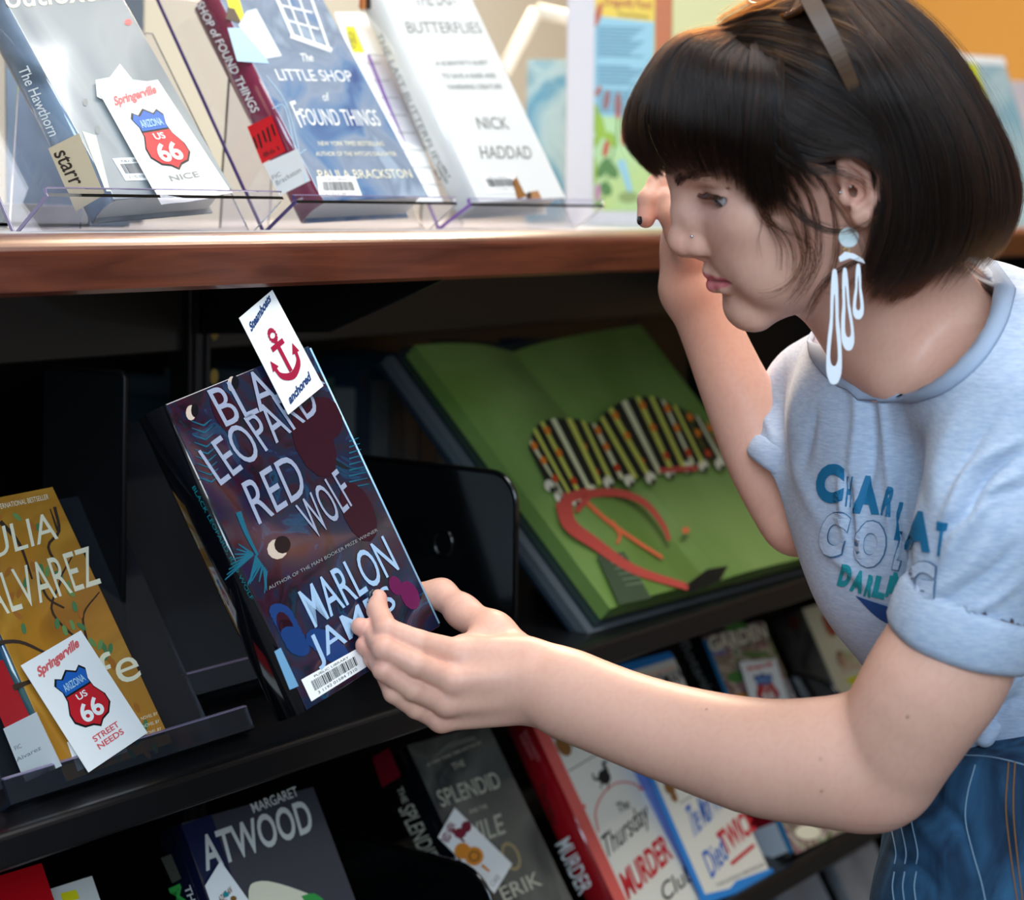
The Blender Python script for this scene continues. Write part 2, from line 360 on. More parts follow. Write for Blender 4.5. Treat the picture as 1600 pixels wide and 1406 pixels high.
# ------------------------------------------------------------------ bookends
def bookend(label, x, yf, zt, zb=.890, depth=.16, rad=.03, hole=None, gloss=True):
    root = empty('bookend', Matrix.Translation((x, yf, zb))); bpy.context.view_layer.update(); tag(root, label, 'bookend')
    H = zt-zb; m = mat('glossy_black_plastic', '#060708', .16, coat=.6) if gloss else mat('satin_black_steel', '#08080a', .5)
    pr = [(0, 0)]
    for i in range(9):
        a = math.pi/2*i/8; pr.append((rad-rad*math.cos(a), H-rad+rad*math.sin(a)))
    pr += [(depth, H), (depth, 0)]
    o = extrude('plate', pr, -.0015, .0015, m, root)
    rim = tube('plate_rim', [(0, p[0], p[1]) for p in pr[:-1]], .0028, m, root, 6)
    box('foot', (-.0, 0, 0), (.09, depth, .0015), m, root)
    if hole:
        tube('finger_hole', [(-.002, hole[0]+.011*math.cos(t), hole[1]+.013*math.sin(t)) for t in [i*math.pi/8 for i in range(16)]], .0018, m, root, 6, True)
    return root
bookend('glossy black bookend with a finger hole, between the lifted book and the open caterpillar book', 1.457, 1.06, 1.069, hole=(.085, .105), depth=.2)
bookend('glossy black bookend partly covering the book about the splendid and the vile', 1.43, 1.06, .702, .562, .2, .045)
bookend('dark blue-black bookend in front of the cream book with red figures', 2.16, 1.06, .735, .562, .2, .05)
q = W(195, 583, x=1.10)
bookend('tall black bookend at the dark end of the middle shelf', 1.10, q.y, q.z, .890, .10, .006, gloss=False)
# ------------------------------------------------------------------ printed books
def at_tl(px, py, ytop, yaw, lean, roll, h, w=0):
    mw, u, v, n = frame((0, 0, 0), yaw, lean, roll); return W(px, py, y=ytop)-v*h
GL = .16
# 1 grey book -------------------------------------------------------
G1 = art('misty_grey_print', ['#6d7479', '#9aa0a2', '#a9adad', '#878e92', '#b5b8b6'], 9, .12, 1.0, .6, (1, 1, .5))
b1, c1, s1 = book('library_book', 'grey misty hardback in a clear easel, its spine label tan', (1.012, 1.128, 1.3235), -4.5, 37.1, 5, .131, .22, .033, G1, art('slate_spine', ['#56626e', '#7d8ea2', '#8798ad'], 12, .1, 1.0))
put(c1, 'title_lettering', ((10, 14), (172, 0), (4, -22)), 'outfoxed', INK['cream'], bold=.01)
polys(c1, 'cover_artwork', [(oval(133, 160, 4, 6), 0), (oval(152, 203, 4, 7), 0), (oval(200, 35, 6, 5), 1)], [INK['grey'], INK['softred']], .0004)
poly(c1, 'tape', [(172, 300), (150, 212), (128, 205), (165, 300)], mat('clear_tape', '#c9cbbd', .3), .0004)
barcode(c1, [(196, 283), (252, 281), (229, 245), (175, 248)])
put(s1, 'spine_lettering', ((28, 108), (78, 214), (44, 102)), 'The Hawthorn', INK['white'], bold=.01)
lab = poly(s1, 'spine_label', [(118, 328), (163, 302), (124, 208), (76, 232)], mat('tan_label', '#e3cba6', .4), .0005)
put(s1, 'label_lettering', ((84, 240), (112, 292), (104, 232)), 'starr', INK['dark'], .0008, .01)
easel('clear acrylic easel holding the grey misty book', (.945, 1.121, 1.3235-.027), -4.5, 37.1, .235, .22, .05, .005, EDGE2, 'acrylic book easels')
cr_, cpl, Z = shield_card('bookmark', 'white shield bookmark on the grey misty book, top corner folded', [(252, 320), (362, 302), (246, 125), (152, 140)], c1, .004, ['NICE'])
shield(cpl, Z, ['NICE'])
poly(cpl, 'folded_corner', [(150, 124), (172, 120), (188, 99), (208, 124), (246, 128), (180, 165), (152, 150)], INK['paper'], -.0006)
# 2 found things ------------------------------------------------------
B2 = art('blue_shop_print', ['#2f5088', '#5c7fa6', '#8796aa', '#74859a', '#9aabbd'], 14, .1, 1.0, 1.0)
MA = mat('maroon_cloth', '#7c2340', .12, coat=1.0)
b2, c2, s2 = book('library_book', 'blue hardback with a maroon spine and a white window on its cover', (1.254, 1.128, 1.3235), -4.1, 34.8, 2.5, .144, .235, .034, B2, MA)
put(c2, 'title_lettering', ((471, 97), (490, 96), (468, 84)), 'The', INK['white'], bold=.01)
put(c2, 'title_lettering', ((436, 126), (553, 128), (428, 108)), 'LITTLE SHOP', INK['white'], bold=.0)
put(c2, 'title_lettering', ((505, 158), (515, 158), (502, 145)), 'of', INK['white'])
put(c2, 'title_lettering', ((476, 196), (596, 197), (466, 170)), 'FOUND THINGS', INK['white'])
put(c2, 'title_lettering', ((470, 200), (478, 197), (452, 160)), 'F', INK['white'])
put(c2, 'subtitle_lettering', ((498, 228), (600, 228), (496, 221)), 'NEW YORK TIMES BESTSELLING', INK['cream'])
put(c2, 'subtitle_lettering', ((494, 244), (620, 244), (492, 237)), "AUTHOR OF THE WITCH'S DAUGHTER", INK['cream'])
put(c2, 'author_lettering', ((500, 280), (645, 278), (494, 266)), 'PAULA BRACKSTON', INK['cream'])
WIN = [(strip([(454, 56), (518, 79)], 7), 0), (strip([(430, -8), (457, 55)], 5), 0), (strip([(484, -8), (513, 74)], 3.5), 0)]
for k in range(2): WIN.append((strip([(447+18*k, -8), (474+18*k, 62+6*k)], 2.2), 0))
for k in range(2): WIN.append((strip([(436+12*k, 8+24*k), (488+10*k, 20+26*k)], 2.4), 0))
WIN += [(strip([(470, 62), (517, 78)], 6), 0), ([(352, -6), (372, -6), (384, 36), (362, 28)], 1), ([(356, 12), (366, 14), (378, 38), (352, 30)], 2), ([(355, 44), (390, 44), (420, 100), (370, 96)], 3),
        ([(372, 40), (385, 18), (400, 14), (440, 88), (416, 92)], 4), (strip([(416, 118), (450, 170), (478, 285)], 1.0), 3), (strip([(425, 170), (445, 168), (462, 236), (478, 234)], 1.0), 3)]
polys(c2, 'cover_artwork', WIN, [INK['white'], INK['yellow'], INK['dark'], INK['pale'], mat('pale_card', '#dfe6ea', .3)], .0004)
barcode(c2, [(499, 308), (566, 308), (554, 276), (494, 276)])
put(s2, 'spine_lettering', ((306, 6), (394, 177), (318, 1)), 'SHOP of FOUND THINGS', INK['white'], .0005, .01)
poly(s2, 'spine_label', [(410, 256), (447, 236), (425, 180), (387, 198)], mat('red_label', '#e01520', .25, coat=.5), .0006)
polys(s2, 'label_mark', [(strip([(403+7*k, 232-5*k+4*(k % 2)), (397+7*k, 214-5*k)], 3), 0) for k in range(5)], [INK['black']], .0008)
put(s2, 'label_lettering', ((414, 246), (438, 234), (411, 240)), '861', INK['black'], .0008)
poly(s2, 'spine_label', [(437, 306), (486, 282), (466, 232), (413, 256)], INK['paper'], .0007)
put(s2, 'label_lettering', ((428, 281), (441, 274), (425, 275)), 'FIC', INK['grey'], .0009)
put(s2, 'label_lettering', ((434, 290), (472, 268), (431, 283)), 'Brackston', INK['grey'], .0009)
put(s2, 'spine_lettering', ((461, 318), (474, 311), (459, 315)), 'MARTINS', INK['white'], .0009)
easel('violet edged acrylic easel holding the blue shop book', (1.214, 1.120, 1.3235-.0265), -4.1, 34.8, .205, .26, .047, .005, EDGE, 'acrylic book easels')
# 2b white slip with yellow sticker behind -----------------------------
rt = empty('date_due_slip', frame(W(690, 318, y=1.17), -4, 34, 0)[0]); bpy.context.view_layer.update()
tag(rt, 'white due slip with a yellow sticker leaning behind the blue book', 'slip')
mw, u_, v_, n_ = frame(W(690, 318, y=1.17), -4, 34, 0)
sl = Plane(rt, W(690, 318, y=1.17), u_, v_, n_)
q4 = [(632, 316), (690, 316), (592, 20), (522, 20)]
v8 = [sl.loc(sl.hit(*p), 0) for p in q4]+[sl.loc(sl.hit(*p), .0008) for p in q4]
pyd('slip_sheet', v8, [(3, 2, 1, 0), (4, 5, 6, 7), (0, 1, 5, 4), (1, 2, 6, 5), (2, 3, 7, 6), (3, 0, 4, 7)], INK['paper'], rt)
poly(sl, 'yellow_sticker', [(551, 83), (569, 83), (552, 42), (538, 42)], INK['yellow'], .0012)
put(sl, 'sticker_lettering', ((548, 78), (560, 78), (540, 50)), 'NEW', INK['dark'], .0014)
polys(sl, 'ruled_lines', [(strip([(560+14*k, 100+27*k), (592+14*k, 101+27*k)], 1.2), 0) for k in range(8)], [INK['grey']], .0012)
# 3 butterflies -------------------------------------------------------
WH = mat('ivory_cover', '#dededa', .2, coat=.5, vary=(3, '#e6e6e3'))
b3, c3, s3 = book('library_book', 'tall white hardback with a small moth on its cover', (1.482, 1.130, 1.3235), -5.2, 30.0, 3.1, .140, .25, .032, WH, WH)
THN = mat('thin_grey_ink', '#84857f', .5)
put(c3, 'title_lettering', ((650, 10), (716, 8), (644, -14)), 'THE LAST', THN)
put(c3, 'title_lettering', ((638, 52), (754, 52), (632, 34)), 'BUTTERFLIES', THN)
for k, (a, b, s_) in enumerate([((682, 104), (764, 102), 'A SCIENTIST’S QUEST'), ((692, 123), (776, 122), 'TO SAVE A RARE AND'), ((700, 140), (785, 139), 'VANISHING CREATURE')]): put(c3, 'subtitle_lettering', (a, b, (a[0]-3, a[1]-8)), s_, THN, bold=.01)
put(c3, 'author_lettering', ((748, 202), (797, 202), (742, 183)), 'NICK', THN, bold=.01)
put(c3, 'author_lettering', ((752, 248), (832, 248), (748, 228)), 'HADDAD', THN, bold=.01)
put(s3, 'spine_lettering', ((587, 54), (682, 262), (596, 50)), 'THE LAST BUTTERFLIES', INK['grey'], .0005)
put(s3, 'spine_lettering', ((676, 266), (690, 290), (694, 258)), '595.7\nHADD\n2019', INK['black'], .0005, .01)
polys(c3, 'moth_artwork', [([(808, 312), (800, 284), (806, 276), (818, 300), (824, 306)], 0), ([(820, 312), (828, 300), (840, 298), (846, 310)], 1), (oval(826, 306, 4, 6), 2)], [INK['brown'], mat('moth_tan', '#a5744a', .5), INK['dark']], .0005)
pine = [(oval(572+5*(i % 3)-6, -4+5*(i//3), 4.5, 3.5), i % 3) for i in range(12)]+[([(560, 6), (568, 22), (572, 30), (566, 14)], 2)]
polys(s3, 'acorn_artwork', pine, [mat('acorn_a', '#b5602c', .4), mat('acorn_b', '#d98c52', .4), INK['dark']], .0006)
barcode(c3, [(762, 302), (814, 300), (802, 272), (746, 272)])
easel('lilac acrylic easel holding the tall white book', (1.462, 1.122, 1.3235-.024), -5.2, 30.0, .205, .20, .047, .005, mat('lilac_edge', '#8a5fb0', .2, trans=.2), 'acrylic book easels')
# 4 Alvarez -----------------------------------------------------------
A4 = art('ochre_leaf_print', ['#9c6420', '#b87c28', '#ab7628', '#bf8a34', '#966a30'], 10, .2, .5)
b4, c4, s4 = book('library_book', 'ochre hardback with a dark tree branch and green leaves', (.934, 1.085, .898), 1.3, 34.4, 2.2, .114, .228, .03, A4, art('deep_blue_spine', ['#12314a', '#28526e', '#4d6a3a'], 12, .12, 1))
BR = [(strip([(85, 792), (92, 830), (75, 855), (95, 900), (80, 950), (105, 985), (140, 1010)], 5, 3), 0), (strip([(0, 815), (30, 850), (50, 905)], 7, 3), 0), (strip([(95, 900), (112, 870)], 3, 2), 0), (strip([(90, 830), (78, 795)], 4, 2), 0),
      (strip([(-10, 1005), (30, 1003), (70, 1020)], 7, 4), 0), (strip([(135, 1000), (130, 960), (155, 925)], 4, 2), 0), (strip([(60, 905), (75, 935), (100, 950)], 4, 3), 0), (strip([(20, 1075), (60, 1060)], 9, 5), 0)]
rr = random.Random(3)
for k in range(70):
    y = 790+rr.random()*400; x = (y-785)*.455-70+rr.random()*140
    BR.append((oval(x, y, 4, 9, rr.uniform(-.9, .5), 8), rr.choice((1, 1, 2, 3))))
polys(c4, 'leaf_artwork', BR, [INK['dark'], mat('leaf_a', '#4a7a4e', .4), mat('leaf_b', '#6d8f52', .4), mat('leaf_c', '#a8662a', .4)], .0003)
put(c4, 'author_lettering', ((-32, 896), (94, 856), (-44, 836)), 'JULIA', INK['cream'], .0006)
put(c4, 'author_lettering', ((-14, 968), (158, 912), (-34, 905)), 'ALVAREZ', INK['cream'], .0006)
put(c4, 'title_lettering', ((128, 1096), (222, 1058), (110, 1040)), 'life', INK['cream'], .0006)
put(c4, 'blurb_lettering', ((-10, 798), (76, 780), (-12, 790)), 'INTERNATIONAL BESTSELLER', INK['cream'], .0006)
for k in range(3): put(c4, 'blurb_lettering', ((214+3*k, 1128+12*k), (246+3*k, 1117+12*k), (213+3*k, 1123+12*k)), 'A NOVEL BY', INK['cream'], .0006)
poly(s4, 'spine_label', [(10, 1140), (48, 1120), (5, 1030), (-30, 1046)], mat('red_label', '#e01520', .25), .0006)
poly(s4, 'spine_label', [(40, 1222), (98, 1196), (58, 1112), (6, 1138)], INK['paper'], .0007)
put(s4, 'label_lettering', ((26, 1172), (36, 1167), (23, 1166)), 'FIC', INK['grey'], .0009)
put(s4, 'label_lettering', ((28, 1190), (66, 1170), (26, 1184)), 'Alvarez', INK['grey'], .0009)
poly(c4, 'white_sticker', [(120, 1206), (150, 1192), (130, 1150), (104, 1160)], INK['paper'], .0005)
poly(c4, 'white_sticker', [(165, 1188), (198, 1175), (192, 1160), (160, 1172)], INK['paper'], .0005)
cr_, cpl, Z = shield_card('bookmark', 'white shield bookmark tilted on the ochre book', [(138, 1207), (230, 1145), (126, 985), (32, 1040)], c4, .004, [])
shield(cpl, Z, ['STREET', 'NEEDS'])
easel('dark edged acrylic easel holding the ochre book', (.885, 1.082, .898-.0255), 1.3, 34.4, .25, .24, .045, .016, EDGE3, 'acrylic book easels', mat('smoky_acrylic', '#5a5e68', .06, trans=.85, ior=1.3))
# 5 leopard (held) -----------------------------------------------------
L5 = art('night_jungle_print', ['#08283a', '#0a0d18', '#2e0c24', '#0a1f34', '#1a1236', '#0c3e5c', '#09131e'], 20, .13, 1.0, 2.2)
b5, c5, s5 = book('library_book', 'dark jacketed hardback with tall pale capitals, held in her left hand', (1.025, .9328, .9553), -4.9, 23.0, 13.6, .163, .243, .034, L5, mat('night_spine', '#07090f', .13, coat=1.0), page='#7fb6d6')
def C5(nm, q, s_, m_=None, b_=.0): return put(c5, nm, q, s_, m_ or mat('pale_title_ink', '#9aa2b6', .3), .0006, b_)
C5('title_lettering', ((353, 668), (508, 600), (322, 610)), 'BLACK')
C5('title_lettering', ((345, 760), (502, 640), (308, 705)), 'LEOPARD')
C5('title_lettering', ((404, 820), (482, 768), (376, 756)), 'RED')
C5('title_lettering', ((492, 845), (556, 785), (460, 790)), 'WOLF')
LB = mat('bright_title_ink', '#a4c2de', .3)
C5('author_lettering', ((492, 982), (624, 890), (464, 925)), 'MARLON', LB, .005)
C5('author_lettering', ((500, 1048), (625, 960), (478, 998)), 'JAMES', LB, .005)
C5('subtitle_lettering', ((420, 922), (590, 830), (418, 917)), 'AUTHOR OF THE MAN BOOKER PRIZE WINNER', INK['grey'])
polys(c5, 'cover_artwork', [([(x, y) for x, y in oval(433, 858, 16, 16)], 0), (oval(441, 851, 13, 14), 1), (oval(298, 645, 8, 12), 0), (oval(304, 641, 6, 11), 1), (oval(362, 600, 7, 12), 0), (oval(367, 598, 6, 11), 1)]+
      [(strip([(325+4*k*0+14*math.cos(.5), 830+k*8), (372+k*7, 868+k*9)], 3, 1), 2) for k in range(0)]+
      [(strip([(400+2*k, 868+3*k), (382+4*k+8*math.cos(k), 905+2*k+6*math.sin(k))], 4, 1.5), 2) for k in range(9)]+
      [(strip([(395, 866), (372-3*k, 850+8*k)], 4, 1.5), 2) for k in range(8)]+
      [(strip([(318+1.5*k, 665+11*k), (298+1.5*k, 658+11*k)], 2.5, 1), 2) for k in range(9)]+[(strip([(318+1.5*k, 665+11*k), (330+1.5*k, 655+11*k)], 2.5, 1), 2) for k in range(9)]+
      [(strip([(545, 690+9*k), (560+2*k, 684+9*k)], 2.5, 1), 2) for k in range(9)]+
      [(oval(440+6*k, 960+12*k, 22, 15, .6), 3) for k in range(5)]+[(oval(500+7*k, 1000+6*k, 24, 17, .4), 3) for k in range(4)]+
      [(strip([(372, 800), (384, 832), (402, 868)], 9, 4), 2), (oval(640, 930, 14, 24, -.4), 4), (oval(618, 915, 10, 16, -.4), 4), (oval(490, 690, 30, 60, -.4), 5), (oval(560, 800, 24, 50, -.4), 5), (oval(446, 980, 12, 26, -.4), 5), (oval(350, 640, 18, 40, -.4), 5), (oval(505, 655, 30, 36, -.3), 5)],
      [mat('moon_cream', '#cdb9a6', .3), mat('night_ink', '#0a0d16', .2), mat('fern_teal', '#0f5f74', .3), mat('scale_blue', '#11386f', .3), mat('orchid_magenta', '#66164a', .3), mat('wine_ink', '#300a1a', .25)], .0003)
barcode(c5, [(486, 1096), (572, 1042), (560, 1012), (470, 1062)])
poly(c5, 'clear_label', [(452, 1078), (466, 1072), (438, 1012), (428, 1018)], mat('pale_blue_label', '#6f9fc0', .2), .0005)
put(s5, 'spine_lettering', ((300, 762), (392, 938), (305, 758)), 'BLACK LEOPARD, RED WOLF', INK['teal'], .0005)
for o in [o for o in b5.children if o.name.startswith(('front', 'back_c'))]: pass
# jacket rim along the fore edge, its pale blue a painted light streak
rim = tube('jacket_edge', [(.1632, .0004, .002), (.1632, .0004, .241)], .0011, mat('jacket_light_streak', '#a9d8f4', .08, coat=1), b5, 6)
# anchor bookmark standing out of the book
mw5, u5, v5, n5 = frame(W(450, 648, D=1.46), 0, 18, 24)
P5 = c5.hit(450, 648)+c5.n*.0035
cr_, cpl, Z = shield_card('bookmark', 'white bookmark with a red anchor, standing above the held book', [(450, 648), (505, 603), (425, 453), (373, 497)], c5, .004, [])
def anchor(pl, Z):
    m = lambda pts: [Z(*p) for p in pts]
    L = [(m(strip([(.5, .62), (.5, .3)], .085)), 0), (m(strip([(.33, .57), (.67, .57)], .05)), 0), (m(strip([(.2, .42), (.26, .32), (.5, .26), (.74, .32), (.8, .42)], .07)), 0),
         (m([(.12, .40), (.30, .41), (.18, .50)]), 0), (m([(.88, .40), (.70, .41), (.82, .50)]), 0)]
    ring = [(.5+.09*math.cos(t), .67+.05*math.sin(t)) for t in [i*math.pi/7 for i in range(15)]]
    L += [(m(strip(ring[i:i+2], .045)), 0) for i in range(14)]
    polys(pl, 'anchor_emblem', L, [mat('crimson_ink', '#a8143c', .4)], .0008)
    put(pl, 'card_heading', m([(.10, .82), (.86, .93), (.12, .90)]), 'Steamboats', INK['navy'], .0008, .04, .2)
    put(pl, 'card_footer', m([(.14, .06), (.84, .12), (.15, .14)]), 'anchored', INK['navy'], .0008, .04, .2)
anchor(cpl, Z)
easel('empty acrylic easel behind the lifted book', (1.13, 1.16, .8935), 0, 24, .15, .25, .045, .016, EDGE3, 'acrylic book easels', mat('smoky_acrylic', '#5a5e68', .06, trans=.85, ior=1.3))
# 6 open caterpillar book ---------------------------------------------
P6 = W(950, 955, y=1.075); mw6, u6, v6, n6 = frame(P6, -2.3, 45.8, .2)
r6 = empty('open_book', mw6); bpy.context.view_layer.update(); tag(r6, 'open picture book showing a striped caterpillar on green pages', 'book')
c6 = Plane(r6, P6, u6, v6, n6)
def l6(px, py): return c6.inv @ c6.hit(px, py)
pL = [l6(950, 955), l6(1112, 912), l6(803, 548), l6(645, 543)]; pR = [l6(1112, 912), l6(1275, 868), l6(1000, 508), l6(803, 548)]
GP = mat('green_page', '#5f7c34', .35, coat=.25, vary=(5, '#7a9550', .5))
def page(nm, q, bulge, m_):
    """one curved page block between the gutter and the fore edge"""
    K = 10; v = []; f = []
    for i in range(K+1):
        a = i/K; top = q[3].lerp(q[2], a); bot = q[0].lerp(q[1], a)
        for L_, p in ((0, bot), (0, top)): v.append((p.x, -bulge(a), p.z))
    n = len(v)
    for i in range(K+1):
        a = i/K; top = q[3].lerp(q[2], a); bot = q[0].lerp(q[1], a)
        for p in (bot, top): v.append((p.x, .014, p.z))
    for i in range(K):
        o_ = 2*i; f += [(o_, o_+2, o_+3, o_+1), (n+o_+1, n+o_+3, n+o_+2, n+o_), (o_, n+o_, n+o_+2, o_+2), (o_+1, o_+3, n+o_+3, n+o_+1)]
    f += [(0, 1, n+1, n), (2*K, n+2*K, n+2*K+1, 2*K+1)]
    return pyd(nm, v, f, m_, r6, False)
page('left_page', pL, lambda a: .004+.006*math.sin(math.pi*min(1, a*1.05))*1-.006*a**4, GP)
page('right_page', pR, lambda a: -.002+.007*math.sin(math.pi*a**.6)+.003*a, GP)
bd6 = mat('dark_teal_board', '#101c26', .2, coat=.6)
c0, c1_ = l6(935, 962), l6(612, 538); 
cv = [(pL[0].x-.012, pL[0].z-.004), (pR[1].x+.006, pR[1].z-.004), (pR[2].x+.006, pR[2].z+.004), (pL[2].x, pL[3].z+.006), (pL[3].x-.012, pL[3].z+.006)]
o = extrude('cover_board', [(a, b) for a, b in [(p[0], p[1]) for p in cv]], .015, .018, bd6, r6, 'y')
lay = [(p[0]*1.0-.012 if i in (0, 4) else p[0], p[1]-.006 if i in (0, 1) else p[1]) for i, p in enumerate(cv)]
extrude('rear_leaves', lay, .019, .030, mat('grey_leaves', '#4a5156', .5, bump=(1200, .6, .0006)), r6, 'y')
extrude('cover_board', [(a-.006 if i in (0, 4) else a, b) for i, (a, b) in enumerate(lay)], .0305, .0335, bd6, r6, 'y')
class P6l(Plane):
    pass
def on_pages(p, lift): return p
# caterpillar print, laid over the pages
CAT = []
c6b = Plane(r6, P6+n6*.0105, u6, v6, n6)
topc = catmull([(826, 700), (836, 668), (860, 655), (900, 655), (930, 662), (950, 640), (985, 622), (1020, 620), (1050, 632), (1080, 645), (1105, 662), (1135, 690)], 5)
botc = catmull([(850, 748), (862, 765), (885, 778), (910, 770), (935, 752), (965, 748), (1000, 745), (1030, 738), (1060, 728), (1085, 724), (1110, 722), (1138, 718)], 5)
n_ = len(topc)
CAT.append(([tuple(p) for p in topc]+[tuple(p) for p in botc[::-1]], 0))
i = 1; k = 0
while i < n_-3:
    jb = min(i+5, n_-2); a, b = topc[i], topc[i+1]; c_, d_ = botc[jb+1]+np.array((10, 0)), botc[jb]+np.array((10, 0))
    CAT.append(([tuple(a), tuple(a+(b-a)*1.1), tuple(d_+(c_-d_)*1.1), tuple(d_)], 1 if k % 3 else 2))
    for t_ in (.12, .42, .8):
        if k % 2 == 0:
            m0 = a+(d_-a)*t_+(b-a)*.8; CAT.append((oval(m0[0], m0[1], 4.6, 7, -.5, 8), 3 if t_ < .7 else 4))
    i += 3; k += 1
i = 2
while i < n_-1:
    p = botc[i]; CAT.append((oval(p[0]+4, p[1]+4, 8, 10, -.4, 9), 5)); CAT.append((oval(p[0]+8, p[1]+10, 4, 5, 0, 7), 0)); i += 5
polys(c6b, 'caterpillar_picture', CAT, [mat('cat_black', '#23231c', .4), mat('cat_yellow', '#c9c95a', .4), mat('cat_cream', '#d9d6a8', .4), mat('cat_orange', '#e07a22', .4), mat('cat_deep', '#c8441a', .4), mat('cat_white', '#d8d2b8', .4)], .0002)
TW = [(strip([(878, 790), (900, 775), (960, 770), (1005, 785), (1035, 820), (1045, 845)], 16, 6), 0), (strip([(880, 785), (890, 820), (930, 850), (990, 890), (1075, 918)], 26, 10), 0), (strip([(905, 775), (950, 815), (1000, 850), (1035, 872)], 7, 5), 1), (strip([(955, 815), (968, 835), (964, 850)], 7, 4), 1), (strip([(880, 780), (920, 770), (900, 800)], 16, 8), 0), (strip([(1030, 735), (1090, 732)], 8), 0), (oval(1071, 829, 6, 5), 1)]
polys(c6b, 'stem_picture', TW, [mat('stem_red', '#b8463c', .4), mat('stem_orange', '#d8663e', .4)], .0007)
TXT = [(strip([(948+6*k, 872+8.5*k), (975+6*k, 868+8.5*k)], 2), 0) for k in range(6)]
TXT0 = poly(c6b, 'caption_panel', [(968, 945), (1018, 934), (975, 862), (932, 868)], mat('caption_grey', '#3a4a34', .4), .0001)
polys(c6b, 'caption_lines', TXT, [mat('caption_ink', '#6f8062', .4)], .0006)
pyd('bent_leaf', [c6.loc(c6.hit(*p), l_) for p, l_ in (((1060, 926), .012), ((1090, 905), .018), ((1126, 896), .014), ((1120, 912), .005), ((1075, 930), .004))], [(0, 1, 2, 3, 4)], mat('leaf_dark', '#1a1f1c', .4), r6)
easel('black edged easel under the open caterpillar book', (1.66, 1.078, .8935), -2.3, 45.8, .30, .26, .022, .010, EDGE3, 'acrylic book easels', mat('smoky_acrylic', '#5a5e68', .06, trans=.85, ior=1.3))
# 7 Atwood --------------------------------------------------------------
A7 = mat('charcoal_cover', '#45434b', .25, coat=.5, vary=(3, '#3a3942'))
P7 = at_tl(278, 1287, 1.205, -3.1, 32.9, -1.6, .24)
b7, c7, s7 = book('library_book', 'charcoal hardback with a big pale surname and a cream bonnet', P7, -3.1, 32.9, -1.6, .161, .24, .036, A7, mat('navy_spine', '#10142c', .15, coat=1))
PT = mat('pale_type', '#cfcfca', .4)
poly(c7, 'navy_edge', [(282, 1290), (330, 1272), (380, 1420), (345, 1440)], mat('navy_edge_ink', '#1b2040', .2), .0002)
put(c7, 'author_lettering', ((396, 1271), (467, 1243), (390, 1256)), 'MARGARET', PT, .0005, .01)
put(c7, 'author_lettering', ((322, 1362), (492, 1298), (308, 1308)), 'ATWOOD', PT, .0005, .02)
polys(c7, 'bonnet_artwork', [(catmull([(388, 1392), (394, 1380), (420, 1377), (470, 1392), (510, 1412), (520, 1440), (400, 1440), (388, 1392)], 3), 0), (catmull([(470, 1400), (490, 1396), (506, 1408), (500, 1420), (478, 1412)], 3), 1)], [INK['cream'], INK['green']], .0004)
put(s7, 'spine_lettering', ((264, 1388), (276, 1420), (282, 1380)), 'M', INK['green'], .0006, .03)
put(s7, 'spine_lettering', ((288, 1386), (300, 1420), (298, 1382)), 'THE', PT, .0006, .02)
poly(s7, 'spine_patch', [(252, 1340), (268, 1334), (284, 1372), (270, 1380)], mat('dim_olive', '#4c4c42', .4), .0005)
cr_, cpl, Z = shield_card('bookmark', 'white bookmark with a brown village emblem, on the charcoal book', [(350, 1470), (405, 1430), (344, 1345), (320, 1384)], c7, .004, [])
put(cpl, 'card_heading', [(343, 1412), (362, 1394), (340, 1402)], 'AZATLAN', INK['brown'], .0008, .03)
polys(cpl, 'emblem', [(oval(356+8*math.cos(i*2.1), 1404+7*math.sin(i*2.1), 5, 4), i % 3) for i in range(8)], [INK['brown'], INK['orange'], INK['teal']], .0008)
# 8 Splendid --------------------------------------------------------------
A8 = art('sepia_photo_print', ['#4a4b48', '#63635c', '#3b3c3c', '#70706a'], 7, .18, .8)
P8 = at_tl(632, 1165, 1.221, -1.8, 36.6, -1.7, .235)
b8, c8, s8 = book('library_book', 'sepia grey hardback with a black and red spine', P8, -1.8, 36.6, -1.7, .130, .235, .036, A8, mat('black_spine', '#0b0d12', .1, coat=1))
PG = mat('warm_pale_type', '#b9b4a0', .4)
for q_, s_ in ([((668, 1198), (752, 1162), (666, 1193)), '#1 NEW YORK TIMES BESTSELLER'], [((708, 1204), (727, 1196), (704, 1194)), 'THE'], [((690, 1262), (784, 1230), (680, 1236)), 'SPLENDID'], [((734, 1272), (762, 1262), (731, 1266)), 'AND THE'], [((736, 1322), (790, 1302), (728, 1290)), 'VILE'], [((788, 1410), (848, 1382), (778, 1388)), 'ERIK']): put(c8, 'title_lettering', q_, s_, PG, .0005, .01)
polys(c8, 'portrait_vignette', [(oval(798, 1338, 14, 24, -.4), 0), (oval(798, 1338, 10, 19, -.4), 1), ([(672, 1188), (700, 1170), (745, 1156), (740, 1150), (700, 1160)], 2)], [mat('vignette_rim', '#a89468', .4), mat('vignette', '#6b6658', .4), mat('cloud_grey', '#6f6f68', .4)], .0004)
put(s8, 'spine_lettering', ((620, 1232), (630, 1256), (629, 1228)), 'THE', PG, .0006, .01)
put(s8, 'spine_lettering', ((622, 1264), (664, 1350), (646, 1254)), 'SPLENDID', PG, .0006, .01)
poly(s8, 'spine_label', [(598, 1230), (627, 1212), (608, 1168), (582, 1184)], mat('dark_red_label', '#7c1220', .25), .0006)
cr_, cpl, Z = shield_card('bookmark', 'white bookmark with a red rooster and an orange wheel, on the sepia book', [(772, 1396), (800, 1350), (710, 1262), (684, 1308)], c8, .004, [])
